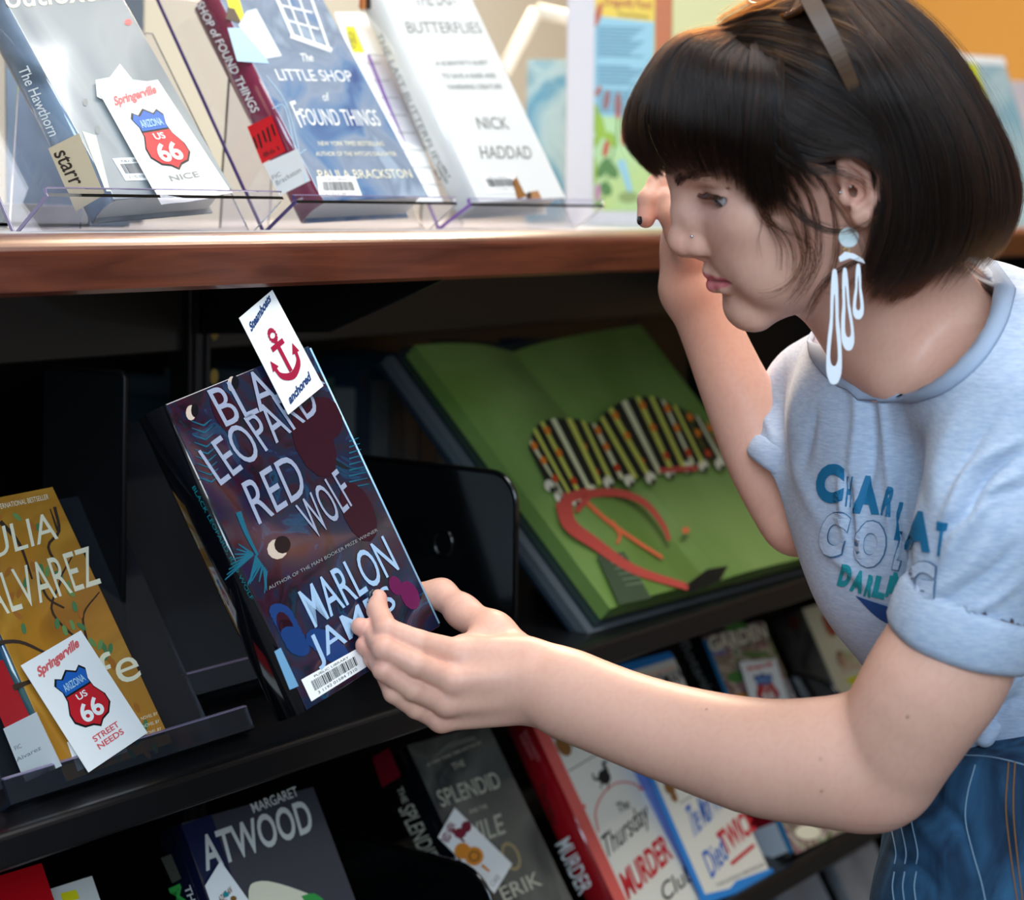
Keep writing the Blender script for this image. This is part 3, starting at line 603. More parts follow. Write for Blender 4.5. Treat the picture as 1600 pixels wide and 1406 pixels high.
polys(cpl, 'emblem', [(oval(718, 1302, 10, 8), 0), (oval(728, 1292, 8, 9), 0), (strip([(705, 1296), (725, 1316)], 6, 3), 0), (oval(722, 1330, 13, 13), 1), (oval(740, 1338, 15, 15), 1), (oval(740, 1338, 9, 9), 2), (oval(740, 1338, 6, 6), 1), (strip([(752, 1352), (764, 1362)], 5, 3), 1)], [mat('rooster_red', '#7c1832', .4), INK['orange'], INK['brown']], .0008)
put(cpl, 'card_heading', [(700, 1318), (712, 1290), (688, 1312)], 'RED HEN', mat('rooster_red', '#7c1832', .4), .0008, .03)
put(cpl, 'card_footer', [(770, 1386), (782, 1372), (764, 1380)], 'CAFE', INK['grey'], .0008)
# 9 Thursday ---------------------------------------------------------------
CR = mat('cream_cover', '#e8e2d2', .2, coat=.7, vary=(4, '#efeadd')); SAL = mat('salmon_border', '#e0635a', .25)
P9 = at_tl(822, 1112, 1.212, .3, 36.7, -5.0, .245)
b9, c9, s9 = book('library_book', 'cream hardback with a red spine and red murder lettering', P9, .3, 36.7, -5.0, .148, .245, .038, CR, mat('red_spine', '#a5141e', .12, coat=1))
polys(c9, 'cover_border', [([(822, 1112), (842, 1110), (985, 1420), (965, 1420)], 0), ([(955, 1105), (968, 1105), (1112, 1420), (1100, 1420)], 0)], [SAL], .0003)
put(c9, 'author_lettering', ((895, 1168), (965, 1128), (885, 1138)), 'RICHARD', INK['black'], .0005, .01)
put(c9, 'title_lettering', ((966, 1272), (984, 1262), (962, 1256)), 'The', INK['black'], .0005, .01)
put(c9, 'title_lettering', ((952, 1352), (1020, 1290), (938, 1308)), 'Thursday', INK['black'], .0005, .005, .2)
put(c9, 'title_lettering', ((982, 1408), (1052, 1340), (966, 1366)), 'MURDER', INK['red'], .0005, .03)
put(c9, 'title_lettering', ((1040, 1410), (1085, 1372), (1028, 1385)), 'Club', INK['black'], .0005, .005, .2)
polys(c9, 'cover_artwork', [(oval(944, 1214, 10, 12, -.3), 0), (strip([(944, 1214), (930, 1218), (925, 1208)], 6, 2), 0), (strip([(948, 1205), (942, 1192), (950, 1190)], 6, 3), 0), (strip([(940, 1222), (938, 1232)], 2), 0), (strip([(949, 1222), (951, 1234)], 2), 0),
      (strip([(935, 1300), (930, 1268), (945, 1236), (970, 1222), (1000, 1230), (1030, 1262)], 2.5), 1), (oval(880, 1165, 11, 18, -.5), 2), (oval(868, 1145, 8, 10), 2), (strip([(888, 1205), (955, 1165)], 1.5), 0), (oval(912, 1260, 3, 4), 1), (oval(1000, 1232, 3, 3), 1)], [INK['black'], INK['softred'], INK['brown']], .0004)
put(s9, 'spine_lettering', ((868, 1320), (905, 1400), (890, 1306)), 'MURDER', INK['white'], .0006, .01)
put(s9, 'spine_lettering', ((812, 1150), (835, 1196), (822, 1140)), 'RICHARD\nOSMAN', mat('pink_ink', '#d98080', .4), .0006)
put(s9, 'spine_lettering', ((838, 1230), (862, 1292), (850, 1222)), 'Thursday', INK['black'], .0006, 0, .2)
# 10 Twice -----------------------------------------------------------------
P10 = Vector((1.805, 1.054, .568))
b10, c10, s10 = book('library_book', 'cream and bright blue edged hardback with red twice lettering', P10, -1.4, 31.6, -1.5, .136, .264, .03, CR, mat('periwinkle_spine', '#5a78c8', .12, coat=1))
BL = mat('sky_blue_border', '#2f86d2', .25)
polys(c10, 'cover_border', [([(944, 1062), (1054, 1028), (1046, 1018), (938, 1046)], 0), ([(1098, 1414), (1215, 1372), (1205, 1356), (1150, 1376), (1140, 1388), (1090, 1400)], 0), ([(945, 1056), (952, 1056), (1108, 1412), (1098, 1412)], 0)], [BL], .0003)
put(c10, 'author_lettering', ((1020, 1084), (1072, 1064), (1012, 1060)), 'OSMAN', INK['black'], .0005, .01)
put(c10, 'title_lettering', ((1084, 1310), (1136, 1256), (1070, 1262)), 'The Man Who', INK['blue'], .0005, .01, .2)
put(c10, 'title_lettering', ((1112, 1374), (1140, 1338), (1094, 1336)), 'Died', INK['blue'], .0005, .01, .2)
put(c10, 'title_lettering', ((1134, 1338), (1182, 1296), (1118, 1302)), 'TWICE', INK['red'], .0005, .03)
put(c10, 'author_lettering', ((1120, 1386), (1194, 1352), (1118, 1381)), 'THE SUNDAY BESTSELLER', INK['grey'], .0005, .01)
polys(c10, 'cover_artwork', [(strip([(1142, 1350), (1178, 1320)], 6), 0), (oval(1046, 1230, 8, 12, -.4), 1), (oval(1053, 1245, 5, 9, -.4), 1), (strip([(1062, 1255), (1090, 1238)], 2), 2), (strip([(975, 1068), (1055, 1042)], 5), 3)], [INK['red'], INK['brown'], INK['grey'], mat('peach_ink', '#e8b8a0', .4)], .0004)
# 11 garden ----------------------------------------------------------------
G11 = art('hedgerow_print', ['#5a6048', '#b6a896', '#7a7260', '#8c5a66', '#c9c0ae', '#4e7a3e', '#6a5a4c'], 24, .2, .7, 1.5)
P11 = Vector((2.000, 1.050, .569))
b11, c11, s11 = book('library_book', 'busy floral hardback with a black spine beside the blue edged one', P11, -.7, 30.1, -1.6, .147, .269, .04, G11, mat('black_spine2', '#14161a', .12, coat=1))
polys(c11, 'flower_artwork', [(oval(1150, 1058, 14, 9), 0), (oval(1158, 1092, 13, 9), 1), (oval(1120, 1018, 15, 6), 2), (oval(1150, 980, 18, 9), 0), (oval(1178, 1023, 22, 4), 0), (oval(1262, 1300, 20, 12), 3), (oval(1305, 1285, 12, 7), 4), (oval(1236, 1270, 10, 8), 5), (oval(1318, 1190, 8, 12), 4), (oval(1295, 1160, 6, 12), 4)], [mat('leaf_green_ink', '#3f7a34', .4), mat('marigold', '#c8862a', .4), mat('iris_ink', '#77709e', .4), INK['cream'], mat('poppy_ink', '#b8485a', .4), INK['orange']], .0003)
put(c11, 'title_lettering', ((1110, 1020), (1200, 996), (1104, 996)), 'GARDEN', INK['cream'], .0006, .02)
put(s11, 'spine_lettering', ((1062, 1006), (1110, 1100), (1076, 1000)), 'Botanist', INK['grey'], .0006)
poly(s11, 'spine_label', [(1172, 1300), (1212, 1284), (1192, 1236), (1152, 1252)], mat('dark_red_label', '#7c1220', .25), .0006)
poly(s11, 'spine_label', [(1194, 1346), (1232, 1330), (1212, 1284), (1172, 1300)], mat('pale_label', '#b9c8d6', .4), .0006)
polys(s11, 'spine_edge', [([(1098, 1000), (1104, 998), (1240, 1330), (1234, 1334)], 0)], [mat('azure_edge', '#2b80b4', .2)], .0005)
cr_, cpl, Z = shield_card('bookmark', 'white shield bookmark on the busy floral book', [(1182, 1128), (1240, 1120), (1212, 1030), (1155, 1034)], c11, .004, [])
shield(cpl, Z, ['NICE'])
# 12 cream book with figures -------------------------------------------------
A12 = mat('beige_cover', '#cfc6a2', .35, coat=.3, vary=(4, '#ddd6ba'))
P12 = at_tl(1252, 952, 1.185, -.6, 28, -.6, .235)
b12, c12, s12 = book('library_book', 'cream picture book with brownish red figures, behind her forearm', P12, -.6, 28, -.6, .25, .235, .05, A12, art('mottled_spine', ['#3d3a36', '#6a645a', '#2a2826'], 18, .3, .4))
polys(c12, 'figure_artwork', [(oval(1297, 978, 9, 18, -.35), 0), (oval(1290, 966, 7, 7), 0), (oval(1314, 1030, 7, 15, -.3), 1), (oval(1355, 1012, 16, 18), 2), (strip([(1320, 1018), (1336, 1042)], 6), 3), (strip([(1330, 1012), (1345, 1036)], 6), 3), ([(1318, 1062), (1380, 1040), (1375, 1080), (1345, 1078)], 4)], [mat('figure_red', '#a4452a', .5), mat('figure_brown', '#94684c', .5), mat('figure_pink', '#cfa184', .5), mat('figure_green', '#a8b072', .5), mat('yellow_sign', '#d6cc10', .4)], .0003)
put(c12, 'title_lettering', ((1318, 1054), (1378, 1032), (1310, 1026)), 'ROSIE', mat('figure_pink', '#cfa184', .5), .0005, .03)
polys(s12, 'spine_artwork', [(oval(1241, 972, 8, 10), 0)], [mat('figure_dark', '#5c2014', .5)], .0004)
# 13, 14 lower left -------------------------------------------------------------
P13 = at_tl(-60, 1385, 1.2, -2, 33, -1, .235)
b13, c13, s13 = book('library_book', 'bright red hardback whose top shows at the lower shelf end', P13, -2, 33, -1, .075, .235, .02, mat('bright_red_cover', '#c8101c', .2, coat=.6))
P14 = at_tl(47, 1398, 1.205, -2, 33, -1, .235)
b14, c14, s14 = book('paperback_book', 'white paperback with a yellow sticker beside the bright red hardback', P14, -2, 33, -1, .062, .235, .012, mat('white_cover', '#d9d9d4', .3, coat=.4))
poly(c14, 'yellow_sticker', [(98, 1410), (124, 1404), (118, 1390), (94, 1396)], INK['yellow'], .0005)
# 15.. bottom shelf, pale tops ------------------------------------------------------
for k, (px, py, w_, cm, lb) in enumerate([(1205, 1392, .12, '#9fb2c4', 'pale blue book on the bottom shelf near her jeans'), (1300, 1352, .13, '#c4c8cc', 'pale grey book on the bottom shelf touching the view of her jeans')]):
    Pq = at_tl(px, py, 1.2, 0, 32, 0, .23)
    book('paperback_book', lb, Pq, 0, 32, 0, w_, .23, .02, mat('pale_cover_%d' % k, cm, .3, coat=.4, vary=(10, '#8a94a0')))
# ------------------------------------------------------------------ on the top, behind
# poster in a sign frame
PD = 2.5; Pp = W(883, 351, D=PD)
def vframe(P, ang=0):
    n = -(FWD*math.cos(ang)+RGT*math.sin(ang)); u = Vector((0, 0, 1)).cross(n).normalized(); u = -n.cross(Vector((0, 0, 1)))*-1
    u = Vector((0, 0, 1)).cross(n).normalized(); back = -n
    return Matrix(((u.x, back.x, 0, P.x), (u.y, back.y, 0, P.y), (0, 0, 1, P.z), (0, 0, 0, 1))), u, Vector((0, 0, 1)), n
Pp.z = 1.298
mp_, up_, vp_, np_ = vframe(Pp)
pr_ = empty('poster_stand', mp_); bpy.context.view_layer.update(); tag(pr_, 'framed nature poster with cattails and green leaves behind her head', 'poster')
pw, phh = .30, .46
FRM = mat('pale_frame', '#cfc9cb', .4)
box('backing_panel', (0, .004, 0), (pw, .012, phh), FRM, pr_)
for a, b in (((0, -.004, 0), (.036, .004, phh)), ((pw-.036, -.004, 0), (pw, .004, phh)), ((.036, -.004, 0), (pw-.036, .004, .016)), ((.036, -.004, phh-.016), (pw-.036, .004, phh))): box('frame_rail', a, b, FRM, pr_, .001)
box('frame_foot', (0, -.05, 0), (pw, .06, .004), FRM, pr_)
ppl = Plane(pr_, Pp, up_, vp_, np_)
PG_ = mat('poster_green', '#b9c874', .4, vary=(6, '#a8cfa0')); PBL = mat('poster_blue', '#8fbccb', .4); PY = mat('poster_yellow', '#e3c13a', .4); PO = mat('poster_orange', '#b8642c', .4)
LGR = mat('poster_leaf', '#8fae22', .4); DGR = mat('poster_dark_leaf', '#4f7a34', .4); CTR = mat('cattail_red', '#b4502a', .4)
poly(ppl, 'poster_sheet', [(922, 329), (1200, 333), (1200, -120), (926, -120)], PG_, -.0035)
PQ = [([(922, 180), (1018, 186), (1022, 32), (927, 24)], 1), ([(927, 24), (1022, 34), (1026, -30), (927, -30)], 2), ([(1023, 120), (1050, 120), (1052, -60), (1024, -60)], 3), ([(1052, 120), (1198, 128), (1198, -60), (1052, -60)], 8),
      (oval(935, 22, 5, 20, .25), 5), (oval(935, 142, 4, 9, .4), 5), (oval(948, 156, 5, 17, .15), 5), (oval(966, 165, 6, 22, 0), 5), (oval(978, 208, 6, 20, .2), 5),
      (oval(932, 196, 7, 22, -.4), 4), (oval(930, 222, 6, 14, .6), 4), (oval(947, 232, 5, 14, .2), 5), (oval(956, 218, 7, 14, -.5), 4), (oval(938, 190, 5, 30, -.3), 4), (oval(926, 262, 7, 25, -.1), 4), (oval(943, 262, 8, 18, .5), 6), (oval(955, 265, 9, 16, -.6), 6), (oval(947, 295, 9, 12, -.5), 6), (oval(934, 300, 5, 14, 0), 7),
      (strip([(970, 250), (978, 275), (985, 300)], 13, 8), 1), (oval(982, 308, 16, 9), 9), (oval(936, 322, 6, 6), 6), (strip([(966, 185), (960, 230), (940, 320)], 2), 6)]
polys(ppl, 'poster_picture', PQ, [PG_, PBL, PY, PO, LGR, CTR, DGR, mat('poster_pink', '#b8809a', .4), mat('poster_sand', '#cfc98e', .4), mat('poster_stone', '#8a9a58', .4)], -.0030)
LN = [(strip([(934, 42+5.5*k), (934+72-(k % 4)*7, 44+5.5*k)], 1.6), 0) for k in range(25) if k not in (9, 10, 17)]
polys(ppl, 'poster_text_lines', LN, [mat('poster_text', '#4d7f96', .5)], -.002)
put(ppl, 'poster_lettering', ((966, 24), (1014, 29), (966, 18)), 'Painted Skimmer', INK['dark'], -.002)
put(ppl, 'poster_lettering', ((944, 12), (1018, 18), (944, -6)), 'Dragonfly Pond', PO, -.002, .02)
# back side easels and pale book further behind
def vbook(name, label, px, py, D, w, h, t, m_, lean, ang=0, z=1.299, grp=None):
    P = W(px, py, D=D); P.z = z; mw, u, v, n = vframe(P, ang); mw = mw @ Matrix.Rotation(-lean, 4, 'X')
    rt = empty(name, mw); bpy.context.view_layer.update(); tag(rt, label, 'book', grp)
    box('front_cover', (0, 0, 0), (w, .003, h), m_, rt, .001); box('back_cover', (0, t-.003, 0), (w, t, h), m_, rt, .001); box('spine', (0, .003, 0), (.003, t-.003, h), m_, rt)
    box('page_block', (.003, .003, .003), (w-.003, t-.003, h-.003), mat('page_paper', '#e9e4d6', .8), rt); return rt
vbook('library_book', 'pale teal book back standing beside the poster frame', 818, 330, 2.75, .10, .235, .025, art('pale_teal_print', ['#7fa6b4', '#a9c6cc', '#5d97b4', '#b9cdca'], 7), math.radians(6), .15)
# tilted white sign frame
sf = empty('sign_holder', vframe(Vector(W(780, 330, D=3.0).xy.to_3d())+Vector((0, 0, 1.298)), .1)[0]); bpy.context.view_layer.update()
tag(sf, 'white angular sign holder seen beyond the tall white book', 'sign holder')
WHT = mat('white_plastic', '#f4f3ea', .4)
PSF = [sf.matrix_world.inverted() @ W(px, py, D=3.0) for px, py in ((740, 200), (838, 16), (960, 44))]
tube('frame_bar', [PSF[0], PSF[1]], .011, WHT, sf, 8); tube('frame_bar', [PSF[1], PSF[2]], .011, WHT, sf, 8)
tube('frame_leg', [(PSF[0].x, PSF[0].y, PSF[0].z), (PSF[0].x-.03, .0, .0)], .009, WHT, sf, 8); tube('frame_leg', [(PSF[2].x, PSF[2].y, PSF[2].z), (PSF[2].x+.02, 0, 0)], .009, WHT, sf, 8)
vbook('library_book', 'slate blue book leaning behind the grey misty one', 10, 335, 1.75, .11, .2, .03, art('slate_print', ['#5f6c76', '#8494a2', '#6d7d8c'], 8), math.radians(20), -.3)
vbook('library_book', 'dark grey book standing behind the grey misty one', 150, 300, 2.1, .05, .3, .02, mat('dark_grey_cover', '#4d4f54', .4), math.radians(4), -.2)
box_ = empty('display_tray', Matrix.Translation((.62, 1.33, 1.2978))); bpy.context.view_layer.update(); tag(box_, 'pale grey tray on the counter behind the grey misty book', 'tray')
TR_ = mat('tray_grey', '#b4b8b8', .4); box('tray_base', (0, 0, 0), (.55, .2, .004), TR_, box_); box('tray_rim', (0, 0, 0), (.55, .004, .02), TR_, box_, .001); box('tray_rim', (0, .196, 0), (.55, .2, .02), TR_, box_, .001); box('tray_rim', (0, 0, 0), (.004, .2, .02), TR_, box_, .001); box('tray_rim', (.546, 0, 0), (.55, .2, .02), TR_, box_, .001)
# right: books beyond her hair
for (px, py, D, w_, h_, m_, ln, lb) in [
    (1500, 352, 2.95, .12, .30, art('amber_print', ['#e08a3c', '#e8b070', '#d8743a'], 6), 22, 'amber and yellow book leaning on the counter beyond her hair'),
    (1572, 352, 3.05, .12, .30, art('aqua_print', ['#8fb4c0', '#b8cdd0', '#7fa8b8'], 6), 22, 'aqua book leaning beyond the amber one'),
    (1620, 352, 3.3, .12, .26, mat('pinkish_cover', '#d9ccd0', .4), 15, 'pinkish white book at the far end of the counter')]:
    rt = vbook('library_book', lb, px-10, py, D, w_, h_, .03, m_, math.radians(ln), -.55)
    if 'amber' in lb:
        box('yellow_band', (.0, -.0012, .20), (.05, 0, .285), mat('acid_yellow', '#dfe020', .4), rt)
        box('white_top', (.0, -.0016, .285), (.12, 0, .3), INK['paper'], rt)
# ================================================================== the person
import openvdb as vdb
from mathutils.bvhtree import BVHTree
def NW(*a, **k): return np.array(W(*a, **k))
HYAW, HPIT, HROL = math.radians(8.83), math.radians(22.69), math.radians(11.82)
def _hm():
    c, s = math.cos(HPIT), math.sin(HPIT); Rp = np.array([[c, 0, -s], [0, 1, 0], [s, 0, c]])
    c, s = math.cos(HROL), math.sin(HROL); Rr = np.array([[1, 0, 0], [0, c, -s], [0, s, c]])
    c, s = math.cos(HYAW), math.sin(HYAW); Ry = np.array([[c, -s, 0], [s, c, 0], [0, 0, 1]])
    B = np.array([[RGT.x, FWD.x, 0], [RGT.y, FWD.y, 0], [0, 0, 1]])
    return B @ Ry @ Rr @ Rp, B @ np.array([.21673, 1.38, .02586])+np.array([0, 0, CZ])
HM, HO = _hm(); HS = .9637e-3
def H(x, y, z): return HM @ (np.array([x, y, z], float)*HS)+HO        # head frame (mm) -> world
def HI(P): return ((np.asarray(P)-HO) @ HM)/HS                        # world -> head frame
def HP(px, py, y):
    """pixel ray cut by a sagittal plane of the head -> head frame"""
    c = HI(np.array([0, 0, CZ])); d = HI(NW(px, py, 1.0))-c; return c+d*((y-c[1])/d[1])
class Field:
    def __init__(s, vox): s.v = vox; s.p = []
    def ell(s, c, r, axes=None, k=.006, op='+'):
        c = np.array(c, float); r = np.array(r, float)*np.ones(3); A = np.eye(3) if axes is None else np.array(axes)
        e = np.sqrt(((A*r)**2).sum(1))
        def f(X):
            q = (X-c.astype(np.float32)) @ A.astype(np.float32); k0 = np.sqrt(((q/r.astype(np.float32))**2).sum(-1)); k1 = np.sqrt(((q/(r*r).astype(np.float32))**2).sum(-1))+1e-6
            return k0*(k0-1)/k1
        s.p.append((f, c-e, c+e, k, op)); return s
    def cone(s, a, b, ra, rb, k=.006, op='+', flat=None):
        a = np.array(a, float); b = np.array(b, float); R = max(ra, rb); ab = b-a; L = max(ab @ ab, 1e-9)
        a32, ab32 = a.astype(np.float32), ab.astype(np.float32)
        def f(X):
            w = X-a32; t = np.clip(w @ ab32/L, 0, 1)[..., None]; w = w-t*ab32; d2 = (w*w).sum(-1)
            if flat is not None:
                n = np.array(flat[0], np.float32); wn = w @ n; d2 = d2-wn*wn+(wn/flat[1])**2
            return np.sqrt(d2)-(ra+(rb-ra)*t[..., 0])
        s.p.append((f, np.minimum(a, b)-R, np.maximum(a, b)+R, k, op)); return s
    def chain(s, pts, rad, k=.006, op='+', flat=None, soft=0):
        if soft:
            q = np.array(catmull([tuple(p)+(r,) for p, r in zip(pts, rad)], soft)); pts = q[:, :3]; rad = q[:, 3]
        for i in range(len(pts)-1): s.cone(pts[i], pts[i+1], rad[i], rad[i+1], k, op, flat)
        return s
    def custom(s, f, lo, hi, k, op): s.p.append((f, np.array(lo), np.array(hi), k, op)); return s
    def mesh(s, T=48, band=.012):
        v = s.v; grid = vdb.FloatGrid(band); grid.transform = vdb.createLinearTransform(voxelSize=v) if hasattr(vdb, 'createLinearTransform') else grid.transform
        U = [p for p in s.p if p[4] == '+']
        lo = np.floor((np.min([p[1] for p in U], 0)-band)/v).astype(int); hi = np.ceil((np.max([p[2] for p in U], 0)+band)/v).astype(int)
        ar = np.arange(T)
        for i in range(lo[0], hi[0], T):
            for j in range(lo[1], hi[1], T):
                for k in range(lo[2], hi[2], T):
                    b0 = np.array([i, j, k])*v; b1 = b0+T*v; m = band+.004
                    P = [p for p in s.p if np.all(p[1]-m < b1) and np.all(p[2]+m > b0)]
                    if not any(p[4] == '+' for p in P): continue
                    X = np.stack(np.meshgrid((i+ar)*v, (j+ar)*v, (k+ar)*v, indexing='ij'), -1).astype(np.float32)
                    D = np.full((T, T, T), .05, np.float32)
                    for f, _, _, kk, op in P:
                        d = f(X)
                        if op == '+':
                            h = np.maximum(kk-np.abs(D-d), 0)/kk; D = np.minimum(D, d)-h*h*kk*.25
                        else:
                            d = -d; h = np.maximum(kk-np.abs(D-d), 0)/kk; D = np.maximum(D, d)+h*h*kk*.25
                    if D.min() > band: continue
                    grid.copyFromArray(np.clip(D, -band, band), ijk=(i, j, k))
        pts, quads = grid.convertToQuads(0.0)
        pts = np.asarray(pts, float)
        return pts, np.asarray(quads)
def vox_mesh(name, field, m, parent=None):
    pts, q = field.mesh(); sc = 1.0 if abs(pts).max() < 50 else field.v
    if sc != 1.0: pts = pts*sc
    me = bpy.data.meshes.new(name); me.vertices.add(len(pts)); me.vertices.foreach_set('co', pts.ravel().astype(np.float32))
    me.loops.add(q.size); me.loops.foreach_set('vertex_index', q.ravel().astype(np.int32)); me.polygons.add(len(q))
    me.polygons.foreach_set('loop_start', np.arange(0, q.size, 4, dtype=np.int32)); me.polygons.foreach_set('loop_total', np.full(len(q), 4, np.int32)) if bpy.app.version < (4, 0) else None
    me.update(calc_edges=True); me.validate()
    o = link_mesh(name, me, m, parent, True); return o
def coords(me):
    a = np.empty(len(me.vertices)*3, np.float32); me.vertices.foreach_get('co', a); return a.reshape(-1, 3).astype(float)
def normals(me):
    a = np.empty(len(me.vertices)*3, np.float32); me.vertex_normals.foreach_get('vector', a); return a.reshape(-1, 3).astype(float)
def setco(me, v): me.vertices.foreach_set('co', v.astype(np.float32).ravel()); me.update()
def bvh_of(me):
    v = coords(me); return BVHTree.FromPolygons([Vector(p) for p in v], [tuple(p.vertices) for p in me.polygons])
def pix(P):
    """world points -> photo pixels (for measuring against the photograph)"""
    P = np.asarray(P)-np.array([0, 0, CZ]); d = P @ np.array(FWD); r = P @ np.array(RGT); u = P[..., 2]
    return 800+F*(r*CP+u*SP)/d, H0+F*(r*SP-u*CP)/d
def cast(bvh, px, py):
    o = Vector((0, 0, CZ)); d = (W(px, py, 1.0)-o).normalized(); h = bvh.ray_cast(o, d, 6); return h
AX = HM  # head axes as columns
Bd = Field(.0014)
e = lambda c, r, k=6, op='+': Bd.ell(H(*c), np.array(r)*HS, AX, k*HS, op)
cn = lambda a, b, ra, rb, k=6, op='+': Bd.cone(H(*a), H(*b), ra*HS, rb*HS, k*HS, op)
# skull and face
e((12, 0, 55), (92, 73, 76)); e((32, 0, 12), (60, 60, 52), 14); e((-36, 0, 58), (66, 63, 60), 14); e((-38, 0, 2), (57, 57, 56), 16)
e((-68, 0, -36), (31, 31, 32), 16); e((-42, 0, -52), (46, 45, 32), 18)
for s_ in (-1, 1):
    cn((-8, 46*s_, -50), (-76, 14*s_, -80), 12, 13, 16)
    e((-60, 40*s_, 0), (26, 21, 19), 18); e((-60, 36*s_, -34), (28, 20, 34), 20); e((-75, 23*s_, -10), (17, 15, 24), 15); e((-74, 19*s_, -32), (17, 14, 15), 13)
    cn((-93, 9*s_, 38), (-78, 40*s_, 40), 8, 7, 12)
e((-82, 0, -77), (15.5, 20, 17), 12)
cn((-97, 0, 36), (-103.6, 0, 10), 7, 7, 9); cn((-103.6, 0, 10), (-110.6, 0, -9.5), 7, 8.6, 6); e((-110.6, 0, -10.5), (9.1, 10.5, 9.0), 7)
for s_ in (-1, 1):
    e((-90.5, 9.5*s_, 6), (16, 10, 25), 9); e((-98, 13*s_, -14.5), (12.4, 7.8, 9.2), 4.5)
    e((-106, 7*s_, -15), (9, 6, 6), 5)
    cn((-90, 16.5*s_, -4), (-86.5, 20*s_, -13), 1.0, 1.5, 4, '-'); cn((-86.5, 20*s_, -13), (-89, 17.5*s_, -22), 1.5, 1.3, 4, '-')
    nz_ = HP(1089, 400, -10.5); e((nz_[0]+1.5, nz_[1]*-s_, nz_[2]+.5), (6.2, 3.6, 3.0), 1.5, '-')
cn((-112, 0, -17), (-101, 0, -26), 4.6, 4.2, 5)
# lips
for s_ in (-1, 1):
    cn((-97.6, 2*s_, -40.5), (-93.5, 13*s_, -42), 5.4, 4.4, 4.5); cn((-93.5, 13*s_, -42), (-83, 30*s_, -44.5), 4.8, 2.6, 4.0)
    cn((-97.2, 2*s_, -52.0), (-92.5, 13*s_, -51), 6.6, 5.4, 4.5); cn((-92.5, 13*s_, -51), (-83, 28*s_, -47), 5.8, 2.8, 4.0)
    cn((-104.5, 0, -45.8), (-98.5, 13*s_, -45.4), 1.2, 1.2, 2.6, '-'); cn((-98.5, 13*s_, -45.4), (-88, 30*s_, -45.0), 1.3, 1.2, 2.6, '-')
    cn((-108, 4*s_, -33), (-106, 4*s_, -28), 1.6, 1.6, 6) if 0 else None
e((-108, 0, -63.5), (9.5, 17, 4.5), 8, '-')
e((-107.5, 0, -33), (2.6, 2.4, 6), 4, '-')
# eyes
for s_ in (-1, 1):
    e((-105, 31*s_, 23), (17.5, 13.5, 9.5), 13, '-')
    e((-71, 30*s_, 21), (14.2, 14.6, 13.6), 4.0)
    Bd.ell(H(-84, 31.5*s_, 18.9), np.array([9.5, 15.8, 6.0])*HS, AX @ np.array([[math.cos(.6*s_), math.sin(.6*s_), 0], [-math.sin(.6*s_), math.cos(.6*s_), 0], [0, 0, 1]]), 1.2*HS, '-')
    e((-79.5, 17.5*s_, 20), (6, 4.5, 4), 3)
    for a, b in (((-87, 17*s_, 29.5), (-82.5, 30*s_, 32)), ((-82.5, 30*s_, 32), (-72, 44*s_, 27))): cn(a, b, 1.1, 1.1, 4, '-')
# ears
for s_ in (-1, 1):
    hx = [(0, 73, 10), (4, 76.5, 24), (13, 80.5, 29.5), (23, 84.5, 22), (26, 86.5, 8), (20, 84.5, -8), (9, 79.5, -19), (2, 75.5, -16)]
    e((11, 77.5*s_, 4), (13.5, 4, 23), 5)
    for a, b in zip(hx, hx[1:]): cn((a[0], a[1]*s_, a[2]), (b[0], b[1]*s_, b[2]), 3.3, 3.3, 3)
    e((5.5, 78*s_, -19), (7.5, 4.2, 8), 4); e((6, 83*s_, 0), (8, 8, 11), 3, '-'); e((12, 84*s_, 17), (6, 5, 8), 3, '-')
    for a, b in (((9, 81, 22), (17, 82.5, 10)), ((17, 82.5, 10), (14, 81.5, -8)), ((14, 81.5, -8), (3, 78.5, -12))): cn((a[0], a[1]*s_, a[2]), (b[0], b[1]*s_, b[2]), 2.4, 2.4, 3)
    e((-2.5, 77*s_, -2), (4, 4, 6), 3)
# neck, shoulders, hidden trunk
n1, n2, n3 = H(20, 0, -18), NW(1425, 510, 1.435), NW(1485, 650, 1.46)
Bd.chain([n1, n2, n3], [.052, .052, .072], .02)
Bd.cone(H(-28, 0, -60), NW(1375, 510, 1.425), .026, .040, .03)
Bd.cone(H(14, -52, -30), NW(1405, 580, 1.40), .013, .012, .022)                     # neck tendon
Bd.cone(NW(1405, 588, 1.40), NW(1540, 600, 1.36), .010, .012, .03)                   # collar bone
Bd.chain([NW(1460, 545, 1.46), NW(1555, 600, 1.40), NW(1585, 660, 1.33)], [.048, .044, .046], .03)
Bd.chain([NW(1420, 560, 1.49), NW(1310, 620, 1.58)], [.055, .040], .03)
Bd.chain([NW(1490, 640, 1.48), NW(1530, 860, 1.49), NW(1640, 1120, 1.49)], [.080, .080, .075], .03)
# near arm: shoulder, elbow, wrist
Bd.chain([NW(1585, 650, 1.325), NW(1540, 860, 1.302), NW(1487, 1018, 1.30), NW(1438, 1092, 1.305), NW(1376, 1196, 1.33)], [.044, .0345, .0365, .0350, .0345], .02, soft=3)
Bd.ell(NW(1347, 1228, 1.335), .0215, None, .03)
Bd.chain([NW(1376, 1196, 1.33), NW(1310, 1190, 1.335), NW(1200, 1186, 1.355), NW(1100, 1161, 1.38), NW(1002, 1130, 1.40), NW(915, 1096, 1.42), NW(845, 1066, 1.435)],
         [.0345, .0350, .0332, .0288, .0258, .0246, .0240], .02, flat=(np.array(FWD), .86), soft=3)
